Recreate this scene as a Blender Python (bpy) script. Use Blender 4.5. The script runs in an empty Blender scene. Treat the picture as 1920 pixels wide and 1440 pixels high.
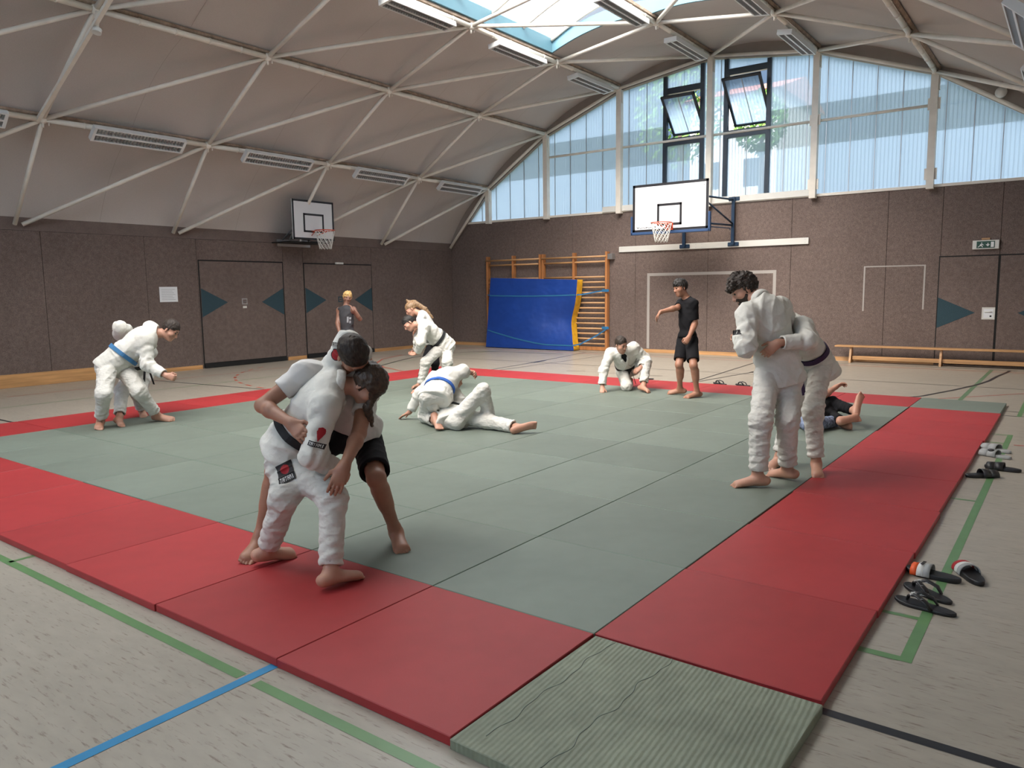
import bpy, math, random
import numpy as np
from mathutils import Vector, Matrix
random.seed(7)
sc = bpy.context.scene
COL = sc.collection
PI = math.pi
# ------------------------------------------------------------------ camera
cam_d = bpy.data.cameras.new('camera'); cam = bpy.data.objects.new('camera', cam_d); COL.objects.link(cam)
cam_d.sensor_width = 36; cam_d.sensor_fit = 'HORIZONTAL'; cam_d.lens = 1426.3/1920*36; cam_d.clip_end = 300
_R = np.array([[0.80294698, 0.59591178, -0.01285654], [0.06279699, -0.10602443, -0.99237864], [-0.59273323, 0.79602008, -0.12255346]])
_u, _s, _v = np.linalg.svd(_R); _R = _u @ _v
cam.matrix_world = Matrix(((_R[0][0], -_R[1][0], -_R[2][0], 1.6923), (_R[0][1], -_R[1][1], -_R[2][1], -2.8809), (_R[0][2], -_R[1][2], -_R[2][2], 1.6079), (0, 0, 0, 1)))
sc.camera = cam
sc.view_settings.view_transform = 'Standard'; sc.view_settings.look = 'None'
sc.view_settings.exposure = -0.69; sc.view_settings.gamma = 1.0; sc.view_settings.use_curve_mapping = False
# room dimensions
XL, XR, YB, YF = -13.485, 2.62, 14.57, -8.8
SILL = 3.55
ROWS = [(-13.485, 2.87), (-11.99, 4.45), (-10.0, 5.71), (-7.79, 6.52), (-5.43, 6.85), (-3.08, 6.53), (-.84, 5.72), (1.13, 4.45), (2.62, 2.87)]
YK = [YB-2.93*k for k in range(9)][::-1]          # truss frames from the near gable to the far one
# ------------------------------------------------------------------ sky
w = bpy.data.worlds.new('sky'); sc.world = w; w.use_nodes = True
nt = w.node_tree; nt.nodes.clear(); N = nt.nodes.new; K = nt.links.new
out = N('ShaderNodeOutputWorld'); bg = N('ShaderNodeBackground'); K(bg.outputs[0], out.inputs[0])
tc = N('ShaderNodeTexCoord'); sep = N('ShaderNodeSeparateXYZ'); K(tc.outputs['Generated'], sep.inputs[0])
r = N('ShaderNodeValToRGB'); K(sep.outputs['Z'], r.inputs[0])
e = r.color_ramp.elements
e[0].position = 0.0; e[0].color = (.48, .60, .68, 1); e[1].position = .62; e[1].color = (7.4, 7.2, 6.9, 1)
for p, c in ((.12, (.42, .58, .80)), (.28, (.32, .53, .88)), (.42, (.9, 1.05, 1.25))):
    q = e.new(p); q.color = (*c, 1)
ns = N('ShaderNodeTexNoise'); ns.inputs['Scale'].default_value = 2.6; ns.inputs['Detail'].default_value = 5
mp = N('ShaderNodeMapping'); mp.inputs['Scale'].default_value = (1, 1, 2.6); K(tc.outputs['Generated'], mp.inputs[0]); K(mp.outputs[0], ns.inputs[0])
cr = N('ShaderNodeValToRGB'); K(ns.outputs[0], cr.inputs[0]); cr.color_ramp.elements[0].position = .45; cr.color_ramp.elements[1].position = .68
mx = N('ShaderNodeMix'); mx.data_type = 'RGBA'; K(cr.outputs[0], mx.inputs[0]); K(r.outputs[0], mx.inputs[6]); mx.inputs[7].default_value = (.72, .80, .86, 1)
mx2 = N('ShaderNodeMix'); mx2.data_type = 'RGBA'; mx2.blend_type = 'LIGHTEN'; mx2.inputs[0].default_value = 1
K(mx.outputs[2], mx2.inputs[6]); K(r.outputs[0], mx2.inputs[7])
# the bright half of the sky stands behind the photographer (-y)
my = N('ShaderNodeMapRange'); K(sep.outputs['Y'], my.inputs[0]); my.inputs[1].default_value = -.1; my.inputs[2].default_value = -.9; my.inputs[3].default_value = 0; my.inputs[4].default_value = 1
sm_ = N('ShaderNodeMix'); sm_.data_type = 'RGBA'; K(my.outputs[0], sm_.inputs[0]); sm_.inputs[6].default_value = (1, 1, 1, 1); sm_.inputs[7].default_value = (11.6, 10.5, 9.8, 1)
ml = N('ShaderNodeVectorMath'); ml.operation = 'MULTIPLY'; K(mx2.outputs[2], ml.inputs[0]); K(sm_.outputs[2], ml.inputs[1])
K(ml.outputs[0], bg.inputs[0]); bg.inputs[1].default_value = 1.0
def portal(name, loc, rot, sx, sy):
    l = bpy.data.lights.new(name, 'AREA'); l.shape = 'RECTANGLE'; l.size = sx; l.size_y = sy; l.cycles.is_portal = True
    o = bpy.data.objects.new(name, l); COL.objects.link(o); o.location = loc; o.rotation_euler = rot; return o
portal('skylight_portal', (-5.42, 4.2, 7.25), (0, 0, 0), 4.7, 14.4)
portal('far_gable_portal', (-5.43, YB+.05, 5.05), (-PI/2, 0, 0), 15, 3.4)
portal('near_gable_portal', (-5.43, YF-.05, 5.05), (PI/2, 0, 0), 15, 3.4)
# ------------------------------------------------------------------ object helpers
def link(name, me, parent=None, mat=None):
    o = bpy.data.objects.new(name, me); COL.objects.link(o)
    if parent is not None: o.parent = parent
    if mat is not None:
        for m_ in (mat if isinstance(mat, (list, tuple)) else [mat]): me.materials.append(m_)
    return o
def tag(o, label=None, cat=None, group=None, kind=None):
    if label: o['label'] = label
    if cat: o['category'] = cat
    if group: o['group'] = group
    if kind: o['kind'] = kind
    return o
def thing(name, label, cat, loc=(0, 0, 0), rz=0, group=None):
    o = bpy.data.objects.new(name, None); COL.objects.link(o); o.location = loc; o.rotation_euler = (0, 0, rz)
    o.empty_display_size = .1
    return tag(o, label, cat, group)
class MB:
    def __init__(s): s.v = []; s.f = []; s.m = []; s.sm = []
    def add(s, vs, fs, mi=0, smooth=False):
        b = len(s.v); s.v += [tuple(float(c) for c in v) for v in vs]; s.f += [tuple(b+i for i in f) for f in fs]; s.m += [mi]*len(fs); s.sm += [smooth]*len(fs); return s
    def box(s, c, d, M=None, mi=0, bev=0):
        x, y, z = d[0]/2, d[1]/2, d[2]/2
        if bev > 0:
            b = min(bev, x*.9, y*.9, z*.9); vs = []
            for sx in (-1, 1):
                for sy in (-1, 1):
                    for sz in (-1, 1):
                        vs += [(sx*(x-b), sy*(y-b), sz*z), (sx*(x-b), sy*y, sz*(z-b)), (sx*x, sy*(y-b), sz*(z-b))]
            ix = lambda sx, sy, sz, k: (((sx > 0)*2+(sy > 0))*2+(sz > 0))*3+k
            fs = []
            for a in (-1, 1):
                fs.append([ix(-1, -1, a, 0), ix(1, -1, a, 0), ix(1, 1, a, 0), ix(-1, 1, a, 0)][::a])
                fs.append([ix(-1, a, -1, 1), ix(1, a, -1, 1), ix(1, a, 1, 1), ix(-1, a, 1, 1)][::-a])
                fs.append([ix(a, -1, -1, 2), ix(a, 1, -1, 2), ix(a, 1, 1, 2), ix(a, -1, 1, 2)][::a])
                for q in (-1, 1):
                    fs.append([ix(-1, a, q, 0), ix(1, a, q, 0), ix(1, a, q, 1), ix(-1, a, q, 1)][::(-1 if a*q > 0 else 1)])
                    fs.append([ix(a, -1, q, 0), ix(a, 1, q, 0), ix(a, 1, q, 2), ix(a, -1, q, 2)][::(1 if a*q > 0 else -1)])
                    fs.append([ix(a, q, -1, 1), ix(a, q, 1, 1), ix(a, q, 1, 2), ix(a, q, -1, 2)][::(-1 if a*q > 0 else 1)])
                    for t in (-1, 1):
                        fs.append([ix(a, q, t, 0), ix(a, q, t, 1), ix(a, q, t, 2)][::(1 if a*q*t > 0 else -1)])
            fs = [list(reversed(f)) if 0 else f for f in fs]
        else:
            vs = [(sx*x, sy*y, sz*z) for sx in (-1, 1) for sy in (-1, 1) for sz in (-1, 1)]
            fs = [(0, 1, 3, 2), (4, 6, 7, 5), (0, 4, 5, 1), (2, 3, 7, 6), (0, 2, 6, 4), (1, 5, 7, 3)]
        c = Vector(c)
        vs = [(M @ Vector(v) if M is not None else Vector(v))+c for v in vs]
        return s.add(vs, fs, mi)
    def b2(s, lo, hi, mi=0, bev=0):
        return s.box([(a+b)/2 for a, b in zip(lo, hi)], [abs(b-a) for a, b in zip(lo, hi)], None, mi, bev)
    def tube(s, pts, r, n=10, mi=0, cap=True, closed=False, flat=None):
        pts = [Vector(p) for p in pts]; L = len(pts); rs = r if isinstance(r, (list, tuple)) else [r]*L
        up = Vector((0, 0, 1)); vs = []; fs = []; pu = None
        for i, p in enumerate(pts):
            a = pts[(i-1) % L] if (closed or i > 0) else p; b = pts[(i+1) % L] if (closed or i < L-1) else p
            d = (b-a).normalized()
            if pu is None:
                u = d.cross(up)
                if u.length < 1e-3: u = d.cross(Vector((1, 0, 0)))
                u.normalize()
            else:
                u = (pu-d*pu.dot(d)).normalized()
            pu = u; v = d.cross(u)
            fu, fv = flat if flat else (1, 1)
            for k in range(n):
                t = 2*PI*k/n; vs.append(p+u*math.cos(t)*rs[i]*fu+v*math.sin(t)*rs[i]*fv)
        for i in range(L if closed else L-1):
            j = (i+1) % L
            for k in range(n): fs.append((i*n+k, i*n+(k+1) % n, j*n+(k+1) % n, j*n+k))
        s.add(vs, fs, mi, True)
        if cap and not closed:
            b = len(s.v)-len(vs); s.f.append(tuple(b+k for k in range(n))[::-1]); s.f.append(tuple(b+(L-1)*n+k for k in range(n))); s.m += [mi, mi]; s.sm += [False, False]
        return s
    def sphere(s, c, r, n=12, m=8, mi=0):
        c = Vector(c); r = r if isinstance(r, (list, tuple)) else (r, r, r); vs = []; fs = []
        for i in range(m+1):
            a = PI*i/m
            for k in range(n): t = 2*PI*k/n; vs.append((c.x+r[0]*math.sin(a)*math.cos(t), c.y+r[1]*math.sin(a)*math.sin(t), c.z+r[2]*math.cos(a)))
        for i in range(m):
            for k in range(n): fs.append((i*n+k, (i+1)*n+k, (i+1)*n+(k+1) % n, i*n+(k+1) % n))
        return s.add(vs, fs, mi, True)
    def poly(s, pts, ext=None, mi=0):
        n = len(pts)
        if ext is None: return s.add(pts, [tuple(range(n))], mi)
        ext = Vector(ext); vs = [Vector(p) for p in pts]+[Vector(p)+ext for p in pts]
        fs = [tuple(range(n))[::-1], tuple(range(n, 2*n))]+[(i, (i+1) % n, n+(i+1) % n, n+i) for i in range(n)]
        return s.add(vs, fs, mi)
    def mesh(s, name):
        me = bpy.data.meshes.new(name); me.from_pydata(s.v, [], s.f); me.polygons.foreach_set('material_index', s.m); me.polygons.foreach_set('use_smooth', s.sm); me.update(); return me
    def build(s, name, mat, parent=None): return link(name, s.mesh(name), parent, mat)
def struct(name, mb, mat, parent=None):
    o = mb.build(name, mat, parent)
    if parent is None: o['kind'] = 'structure'
    return o
def dup(root, loc=None, rz=None, label=None, group=None):
    def cp(o, par):
        c = o.copy(); COL.objects.link(c); c.parent = par
        for ch in KIDS(o): cp(ch, c)
        return c
    r_ = cp(root, None)
    if loc is not None: r_.location = loc
    if rz is not None: r_.rotation_euler = (0, 0, rz)
    return tag(r_, label, None, group)
def KIDS(o): return [c for c in bpy.data.objects if c.parent == o]
# ------------------------------------------------------------------ materials
def srgb(c):
    if isinstance(c, str): c = [int(c[i:i+2], 16)/255 for i in (0, 2, 4)]
    else: c = [x/255 for x in c]
    return tuple(x/12.92 if x <= .04045 else ((x+.055)/1.055)**2.4 for x in c)
def mat(name, col, rough=.6, metal=0, spec=.5, noise=None, bump=None, vary=0, wave=None, sheen=0, trans=0, sss=0, coat=0):
    """col linear rgb; noise=(scale,amount,detail,stretch); bump=(scale,strength,dist,stretch); vary = per-object value change"""
    m = bpy.data.materials.new(name); m.use_nodes = True; t = m.node_tree; b = t.nodes['Principled BSDF']
    b.inputs['Roughness'].default_value = rough; b.inputs['Metallic'].default_value = metal; b.inputs['Specular IOR Level'].default_value = spec
    if sheen: b.inputs['Sheen Weight'].default_value = sheen
    if coat: b.inputs['Coat Weight'].default_value = coat; b.inputs['Coat Roughness'].default_value = .3
    if sss: b.inputs['Subsurface Weight'].default_value = sss; b.inputs['Subsurface Radius'].default_value = (.02, .008, .004); b.inputs['Subsurface Scale'].default_value = .5
    cc = t.nodes.new('ShaderNodeRGB'); cc.outputs[0].default_value = (*col, 1); last = cc.outputs[0]
    tcn = t.nodes.new('ShaderNodeTexCoord'); L_ = t.links.new
    def nz(scale, det, stretch):
        mp_ = t.nodes.new('ShaderNodeMapping'); mp_.inputs['Scale'].default_value = stretch or (1, 1, 1); L_(tcn.outputs['Object'], mp_.inputs[0])
        n_ = t.nodes.new('ShaderNodeTexNoise'); n_.inputs['Scale'].default_value = scale; n_.inputs['Detail'].default_value = det; L_(mp_.outputs[0], n_.inputs[0]); return n_.outputs[0]
    def valmul(last, fac, lo, hi):
        mr = t.nodes.new('ShaderNodeMapRange'); L_(fac, mr.inputs[0]); mr.inputs[1].default_value = .3; mr.inputs[2].default_value = .7; mr.inputs[3].default_value = lo; mr.inputs[4].default_value = hi
        vm = t.nodes.new('ShaderNodeVectorMath'); vm.operation = 'SCALE'; L_(last, vm.inputs[0]); L_(mr.outputs[0], vm.inputs['Scale']); return vm.outputs[0]
    for ns_ in ([noise] if isinstance(noise, tuple) else (noise or [])):
        last = valmul(last, nz(ns_[0], ns_[2] if len(ns_) > 2 else 3, ns_[3] if len(ns_) > 3 else None), 1-ns_[1], 1+ns_[1])
    if vary:
        oi = t.nodes.new('ShaderNodeObjectInfo'); mr = t.nodes.new('ShaderNodeMapRange'); L_(oi.outputs['Random'], mr.inputs[0]); mr.inputs[3].default_value = 1-vary; mr.inputs[4].default_value = 1+vary
        vm = t.nodes.new('ShaderNodeVectorMath'); vm.operation = 'SCALE'; L_(last, vm.inputs[0]); L_(mr.outputs[0], vm.inputs['Scale']); last = vm.outputs[0]
    L_(last, b.inputs['Base Color'])
    h = None
    for bp_ in ([bump] if isinstance(bump, tuple) else (bump or [])):
        bn = t.nodes.new('ShaderNodeBump'); bn.inputs['Strength'].default_value = bp_[1]; bn.inputs['Distance'].default_value = bp_[2]
        L_(nz(bp_[0], 2, bp_[3] if len(bp_) > 3 else None), bn.inputs['Height'])
        if h: L_(h, bn.inputs['Normal'])
        h = bn.outputs[0]
    if wave:
        mp_ = t.nodes.new('ShaderNodeMapping'); mp_.inputs['Rotation'].default_value = (0, 0, wave[3] if len(wave) > 3 else 0); L_(tcn.outputs['Object'], mp_.inputs[0])
        wn = t.nodes.new('ShaderNodeTexWave'); wn.inputs['Scale'].default_value = wave[0]; wn.inputs['Distortion'].default_value = wave[4] if len(wave) > 4 else .3; L_(mp_.outputs[0], wn.inputs[0])
        bn = t.nodes.new('ShaderNodeBump'); bn.inputs['Strength'].default_value = wave[1]; bn.inputs['Distance'].default_value = wave[2]; L_(wn.outputs['Fac'], bn.inputs['Height'])
        if h: L_(h, bn.inputs['Normal'])
        h = bn.outputs[0]
    if h: L_(h, b.inputs['Normal'])
    return m
M = {}
M['gi'] = mat('white_cotton_weave', (.64, .635, .59), .92, spec=.2, noise=(3, .05), bump=[(7, .7, .035), (22, .6, .012), (260, .4, .0015)])
M['gi_trouser'] = mat('white_trouser_cotton', (.60, .59, .55), .92, spec=.2, noise=(3, .05), bump=[(8, .8, .04, (1, 1, 1.8)), (26, .6, .012), (300, .3, .001)])
M['tee'] = mat('white_jersey', (.66, .65, .63), .9, bump=[(8, .6, .03), (40, .3, .004)])
M['black'] = mat('black_cotton', (.010, .010, .012), .9, spec=.2, bump=(60, .3, .003))
M['darktop'] = mat('charcoal_jersey', (.035, .036, .042), .85, bump=(50, .3, .003))
M['jeans'] = mat('patterned_blue_cotton', (.16, .20, .30), .9, noise=(38, .75, 4))
M['skin'] = mat('light_skin', (.47, .25, .175), .5, noise=(14, .08), sss=.12, bump=(90, .15, .001))
M['skin_tan'] = mat('tanned_skin', (.34, .165, .105), .5, noise=(14, .1), sss=.1, bump=(90, .15, .001))
M['skin_dark'] = mat('brown_skin', (.20, .10, .07), .5, noise=(14, .08), sss=.08)
hb = [(60, .9, .006, (1, 1, .35))]
M['hair_black'] = mat('black_hair', (.010, .008, .007), .65, noise=(60, .5), bump=hb)
M['hair_brown'] = mat('dark_brown_hair', (.024, .015, .010), .65, noise=(60, .5), bump=hb)
M['hair_mid'] = mat('brown_hair', (.055, .033, .02), .5, noise=(50, .5), bump=hb)
M['hair_fair'] = mat('fair_brown_hair', (.22, .135, .07), .5, noise=(50, .4), bump=hb)
M['hair_blond'] = mat('bleached_blond_hair', (.50, .33, .13), .5, noise=(50, .4), bump=hb)
M['belt_blue'] = mat('blue_belt_cloth', (.015, .09, .38), .8, wave=(120, .3, .001))
M['belt_blue_pale'] = mat('worn_blue_belt_cloth', (.04, .16, .34), .8)
M['belt_black'] = mat('black_belt_cloth', (.01, .01, .012), .75)
M['belt_purple'] = mat('purple_belt_cloth', (.035, .015, .06), .8)
M['eye'] = mat('dark_eye', (.02, .012, .01), .2)
M['lip'] = mat('lips', (.36, .13, .11), .5)
M['nail'] = mat('nail', (.55, .35, .28), .35)
M['red_logo'] = mat('red_print', (.35, .008, .015), .7)
M['black_logo'] = mat('black_print', (.012, .01, .012), .7)
M['white_logo'] = mat('white_print', (.7, .7, .7), .7)
M['mat_red'] = mat('red_vinyl', (.37, .034, .037), .5, spec=.35, noise=[(1.2, .05), (9, .04)], vary=.07, bump=[(350, .35, .0015), (3, .25, .006)])
M['mat_green'] = mat('sage_green_vinyl', (.165, .196, .165), .5, spec=.35, noise=[(1.2, .05), (9, .03)], vary=.09, bump=[(350, .3, .0015), (3, .2, .006)])
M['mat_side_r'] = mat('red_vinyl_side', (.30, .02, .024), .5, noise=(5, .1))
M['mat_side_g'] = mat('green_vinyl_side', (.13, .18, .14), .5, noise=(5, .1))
M['mat_ribbed'] = mat('ribbed_green_vinyl', (.21, .235, .17), .6, noise=[(2, .14), (14, .10)], bump=[(4, .6, .012), (60, .4, .003)], wave=(15, .32, .006, math.radians(-4), 1.2))
M['white_paint'] = mat('cream_white_steel_paint', (.72, .68, .60), .45, noise=(6, .06))
M['rust'] = mat('rust_stained_board', (.36, .27, .20), .8, noise=[(5, .3), (30, .15)])
M['fascia'] = mat('taupe_fascia', (.30, .26, .23), .8, noise=(4, .06))
M['ceil'] = mat('off_white_fibre_board', (.48, .445, .42), .9, noise=[(.6, .05), (160, .10)], bump=(500, .3, .002))
M['wall'] = mat('taupe_needle_felt', (.152, .117, .104), .98, spec=.1, noise=[(220, .42, 3, (1, 1, .35)), (14, .12), (.8, .08)], bump=(260, .4, .003))
M['wall2'] = mat('dark_taupe_band', (.16, .125, .112), .95, spec=.1, noise=[(220, .3), (5, .08)])
M['gap'] = mat('black_gap', (.006, .006, .006), .8)
M['tri'] = mat('petrol_felt', (.040, .072, .088), .95, spec=.1, noise=(200, .3))
M['wood'] = mat('varnished_beech', (.48, .27, .12), .38, noise=[(3.5, .28, 5, (.15, 4, 4)), (30, .1, 3, (.1, 1, 1))])
M['woody'] = mat('varnished_beech_along', (.50, .27, .11), .38, noise=[(3.5, .28, 5, (4, .15, 4)), (30, .1, 3, (1, .1, 1))])
M['woodz'] = mat('orange_beech_upright', (.42, .18, .065), .4, noise=[(5, .25, 4, (4, 4, .2))])
M['steel_blue'] = mat('dark_blue_enamel', (.012, .035, .075), .4)
M['pad_blue'] = mat('blue_padding', (.02, .055, .14), .5)
M['boardw'] = mat('white_board', (.66, .67, .68), .4)
M['linek'] = mat('black_board_line', (.012, .012, .015), .4)
M['rim'] = mat('orange_red_rim', (.60, .07, .02), .4)
M['net'] = mat('white_cord', (.7, .7, .66), .8)
M['navy'] = mat('navy_aluminium', (.012, .022, .035), .35, spec=.6)
M['blue_curb'] = mat('petrol_blue_sheet', (.10, .215, .27), .45, noise=(2, .06))
M['crash'] = mat('blue_tarpaulin', (.006, .045, .26), .5, noise=(2, .08), bump=[(2.2, .7, .06), (9, .3, .01)])
M['crash_y'] = mat('yellow_tarpaulin', (.62, .33, .02), .5, noise=(9, .15), bump=(14, .4, .01))
M['strap'] = mat('light_blue_strap', (.018, .13, .28), .6)
M['paper'] = mat('white_paper', (.72, .74, .76), .8)
M['print'] = mat('grey_print', (.25, .26, .28), .8)
M['plastic_w'] = mat('white_plastic', (.62, .62, .58), .4)
M['exitg'] = mat('exit_green', (.012, .06, .035), .4)
M['metal'] = mat('brushed_steel', (.45, .45, .45), .35, metal=.8)
M['louvre'] = mat('aluminium_louvre', (.42, .42, .42), .35, metal=.4)
M['lampbox'] = mat('lamp_white_enamel', (.66, .67, .66), .35)
M['rubber'] = mat('black_rubber', (.012, .012, .014), .45)
M['rubber_g'] = mat('grey_rubber', (.30, .31, .31), .6)
M['white_sh'] = mat('white_rubber', (.62, .62, .60), .5)
M['orange'] = mat('orange_strap', (.75, .10, .02), .5)
M['leaf'] = mat('leaf_green', (.12, .26, .045), .7, noise=(3, .35), vary=.2)
M['bark'] = mat('bark', (.06, .045, .03), .9)
M['render_w'] = mat('pale_render', (.62, .58, .52), .9, noise=(2, .05))
M['rooftile'] = mat('red_roof_tiles', (.32, .10, .06), .8, noise=(9, .2))
M['grass'] = mat('lawn', (.06, .075, .05), .9, noise=(3, .3))
for n_, c_ in dict(green=(.115, .235, .095), blue=(.02, .23, .46), black=(.018, .020, .026), orange=(.45, .10, .06), lgreen=(.12, .22, .12), red=(.42, .09, .07)).items():
    M['line_'+n_] = mat(n_+'_court_paint', c_, .35, noise=(6, .08))
def floor_mat():
    m = mat('beige_linoleum', (.36, .325, .27), .34, spec=.4, noise=[(.35, .04), (24, .05, 3, (.35, 1, 1)), (7, .05, 4, (.3, 1, 1))])
    t = m.node_tree; b = t.nodes['Principled BSDF']; src = b.inputs['Base Color'].links[0].from_socket
    tcn = t.nodes.new('ShaderNodeTexCoord'); mp_ = t.nodes.new('ShaderNodeMapping'); mp_.inputs['Scale'].default_value = (9, 62, 1); t.links.new(tcn.outputs['Object'], mp_.inputs[0])
    n_ = t.nodes.new('ShaderNodeTexNoise'); n_.inputs['Scale'].default_value = 1.0; n_.inputs['Detail'].default_value = 4; n_.inputs['Roughness'].default_value = .65; t.links.new(mp_.outputs[0], n_.inputs[0])
    cr_ = t.nodes.new('ShaderNodeValToRGB'); cr_.color_ramp.elements[0].position = .57; cr_.color_ramp.elements[1].position = .68; cr_.color_ramp.elements[1].color = (.75, .75, .75, 1); t.links.new(n_.outputs[0], cr_.inputs[0])
    mx_ = t.nodes.new('ShaderNodeMix'); mx_.data_type = 'RGBA'; t.links.new(cr_.outputs[0], mx_.inputs[0]); t.links.new(src, mx_.inputs[6]); mx_.inputs[7].default_value = (.16, .12, .09, 1)
    t.links.new(mx_.outputs[2], b.inputs['Base Color']); return m
M['floor'] = floor_mat()
def pane_mat(name, tint, rough_mix, stripes):
    """translucent twin-wall sheet: part clear, part scattering, with fine upright ribs"""
    m = bpy.data.materials.new(name); m.use_nodes = True; t = m.node_tree; t.nodes.clear(); n = t.nodes.new; l = t.links.new
    o = n('ShaderNodeOutputMaterial'); tr = n('ShaderNodeBsdfTransparent'); tl = n('ShaderNodeBsdfTranslucent'); mxs = n('ShaderNodeMixShader')
    tr.inputs[0].default_value = (*tint, 1); tl.inputs[0].default_value = (.64, .76, .90, 1); mxs.inputs[0].default_value = rough_mix
    l(tr.outputs[0], mxs.inputs[1]); l(tl.outputs[0], mxs.inputs[2]); l(mxs.outputs[0], o.inputs[0])
    if stripes:
        tcn = n('ShaderNodeTexCoord'); mp_ = n('ShaderNodeMapping'); l(tcn.outputs['Object'], mp_.inputs[0])
        wv = n('ShaderNodeTexWave'); wv.inputs['Scale'].default_value = stripes; wv.inputs['Distortion'].default_value = 0; wv.bands_direction = 'X'; l(mp_.outputs[0], wv.inputs[0])
        cr_ = n('ShaderNodeValToRGB'); cr_.color_ramp.elements[0].position = .02; cr_.color_ramp.elements[0].color = (tint[0]*.72, tint[1]*.72, tint[2]*.72, 1); cr_.color_ramp.elements[1].position = .35; cr_.color_ramp.elements[1].color = (*tint, 1)
        l(wv.outputs['Fac'], cr_.inputs[0]); l(cr_.outputs[0], tr.inputs[0])
        # a faint soft haze of what lies behind
    return m
M['pane'] = pane_mat('ribbed_polycarbonate', (.82, .90, .98), .5, 4.2)
M['skypane'] = pane_mat('clear_polycarbonate', (.93, .95, .95), .25, 0)
M['tape'] = mat('dull_white_tape', (.36, .335, .31), .7)
M['pale_wall'] = mat('pale_bounce_wall', (.66, .63, .58), .9, noise=(3, .04))  # unseen right and front walls, made pale to bounce added light inward
# ================================================================== ROOM SHELL
fl = struct('floor', MB().b2((XL-.2, YF-.2, -.15), (XR+.2, YB+.2, 0)), M['floor'])
def strip(pts, wd, m, z=.0012):
    """painted court line along a polyline on the floor"""
    mb = MB(); P = [Vector((p[0], p[1], 0)) for p in pts]; vs = []
    for i, p in enumerate(P):
        a = P[max(i-1, 0)]; b = P[min(i+1, len(P)-1)]; d = (b-a).normalized(); n = Vector((-d.y, d.x, 0))*wd/2
        vs += [(p.x+n.x, p.y+n.y, z), (p.x-n.x, p.y-n.y, z)]
    mb.add(vs, [(2*i, 2*i+1, 2*i+3, 2*i+2) for i in range(len(P)-1)])
    o = mb.build('court_line', M['line_'+m], fl); tag(o, m.replace('lgreen', 'pale green')+' painted court line'); return o
def arc(cx, cy, r, a0, a1, n=24): return [(cx+r*math.cos(math.radians(a0+(a1-a0)*i/n)), cy+r*math.sin(math.radians(a0+(a1-a0)*i/n))) for i in range(n+1)]
strip([(-12.9, -1.13), (-1.06, -1.13)], .05, 'green'); strip([(-.96, -1.13), (.95, -1.13)], .05, 'green')
strip([(-3.45, -1.13), (-3.45, -.6)], .035, 'green')
strip([(-1.02, -6), (-1.02, 8.9)], .05, 'blue', .0016)
strip([(.3, 0), (2.6, 0)], .05, 'black')
strip([(1.185, .60), (1.185, 6.72)], .05, 'green')
for y in (.62, 1.11, 3.6, 6.17, 6.68): strip([(.7, y), (1.16, y)], .05 if y < 1 else .035, 'green', .0014)
strip([(1.185, 8.1), (1.185, 9.8)], .05, 'green', .0014); strip([(.9, 8.12), (1.3, 8.12)], .03, 'black'); strip([(.9, 8.5), (1.3, 8.5)], .03, 'black')
strip([(1.25, 6.12), (1.36, 6.14)], .035, 'red')
strip([(-7.86, 9.0), (-8.03, 11.2), (-8.4, 13.85)], .04, 'black'); strip([(-8.0, 10.9), (-8.04, 11.45)], .11, 'black', .0016)
strip([(-7.68, 9.0), (-7.5, 13.4)], .03, 'black')
strip([(-12.9, 11.0), (2.5, 11.0)], .03, 'black', .0014)
strip([(-12.9, 13.95), (2.5, 13.95)], .04, 'black', .0014); strip([(-12.9, 13.55), (2.5, 13.55)], .04, 'orange', .0014)
strip([(-3.55, 9.2), (-3.85, 13.8)], .035, 'black', .0016); strip([(-3.55, 9.2), (-3.2, 11.5)], .035, 'black', .0018); strip([(-3.22, 11.3), (-3.16, 11.75)], .1, 'black', .0018)
strip([(.43, 9.2), (.44, 13.9)], .06, 'lgreen', .0018)
strip([(-.3, 9.1), (-.07, 9.45), (.21, 10.37), (.44, 11.26), (.56, 12.0), (.61, 12.76), (.7, 13.5), (.73, 13.95)], .055, 'black', .002)
strip([(.1, 9.2), (1.2, 10.6), (2.5, 12.1)], .03, 'red', .0014)
strip([(-12.9, 1.0), (-9.0, 1.03)], .04, 'black', .0014); strip([(-12.6, 4.5), (-9.0, 4.85)], .04, 'black', .0014)
strip([(-12.1, 2.0), (-12.1, 14)], .03, 'orange', .0014); strip([(-10.8, -6), (-10.8, 13.5)], .03, 'green', .0014)
strip([(-10.0, 7.6), (-10.5, 8.7), (-10.95, 9.6), (-11.35, 10.6), (-11.45, 11.9), (-11.1, 12.7), (-10.3, 13.0), (-8.6, 13.1)], .045, 'black', .0022)
strip([(-12.1, 11.0), (-11.7, 9.9), (-10.96, 8.98), (-10.2, 8.5), (-9.2, 8.1)], .05, 'orange', .002)
for i in range(11):
    a = arc(-9.0, 8.9, 4.0, 205+i*7, 208.5+i*7, 3); strip(a, .05, 'orange', .002)
for x in (-6.4, -5.6, -4.75): strip([(x, 9.8), (x+.35, 9.95)], .035, 'black', .002)

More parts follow.
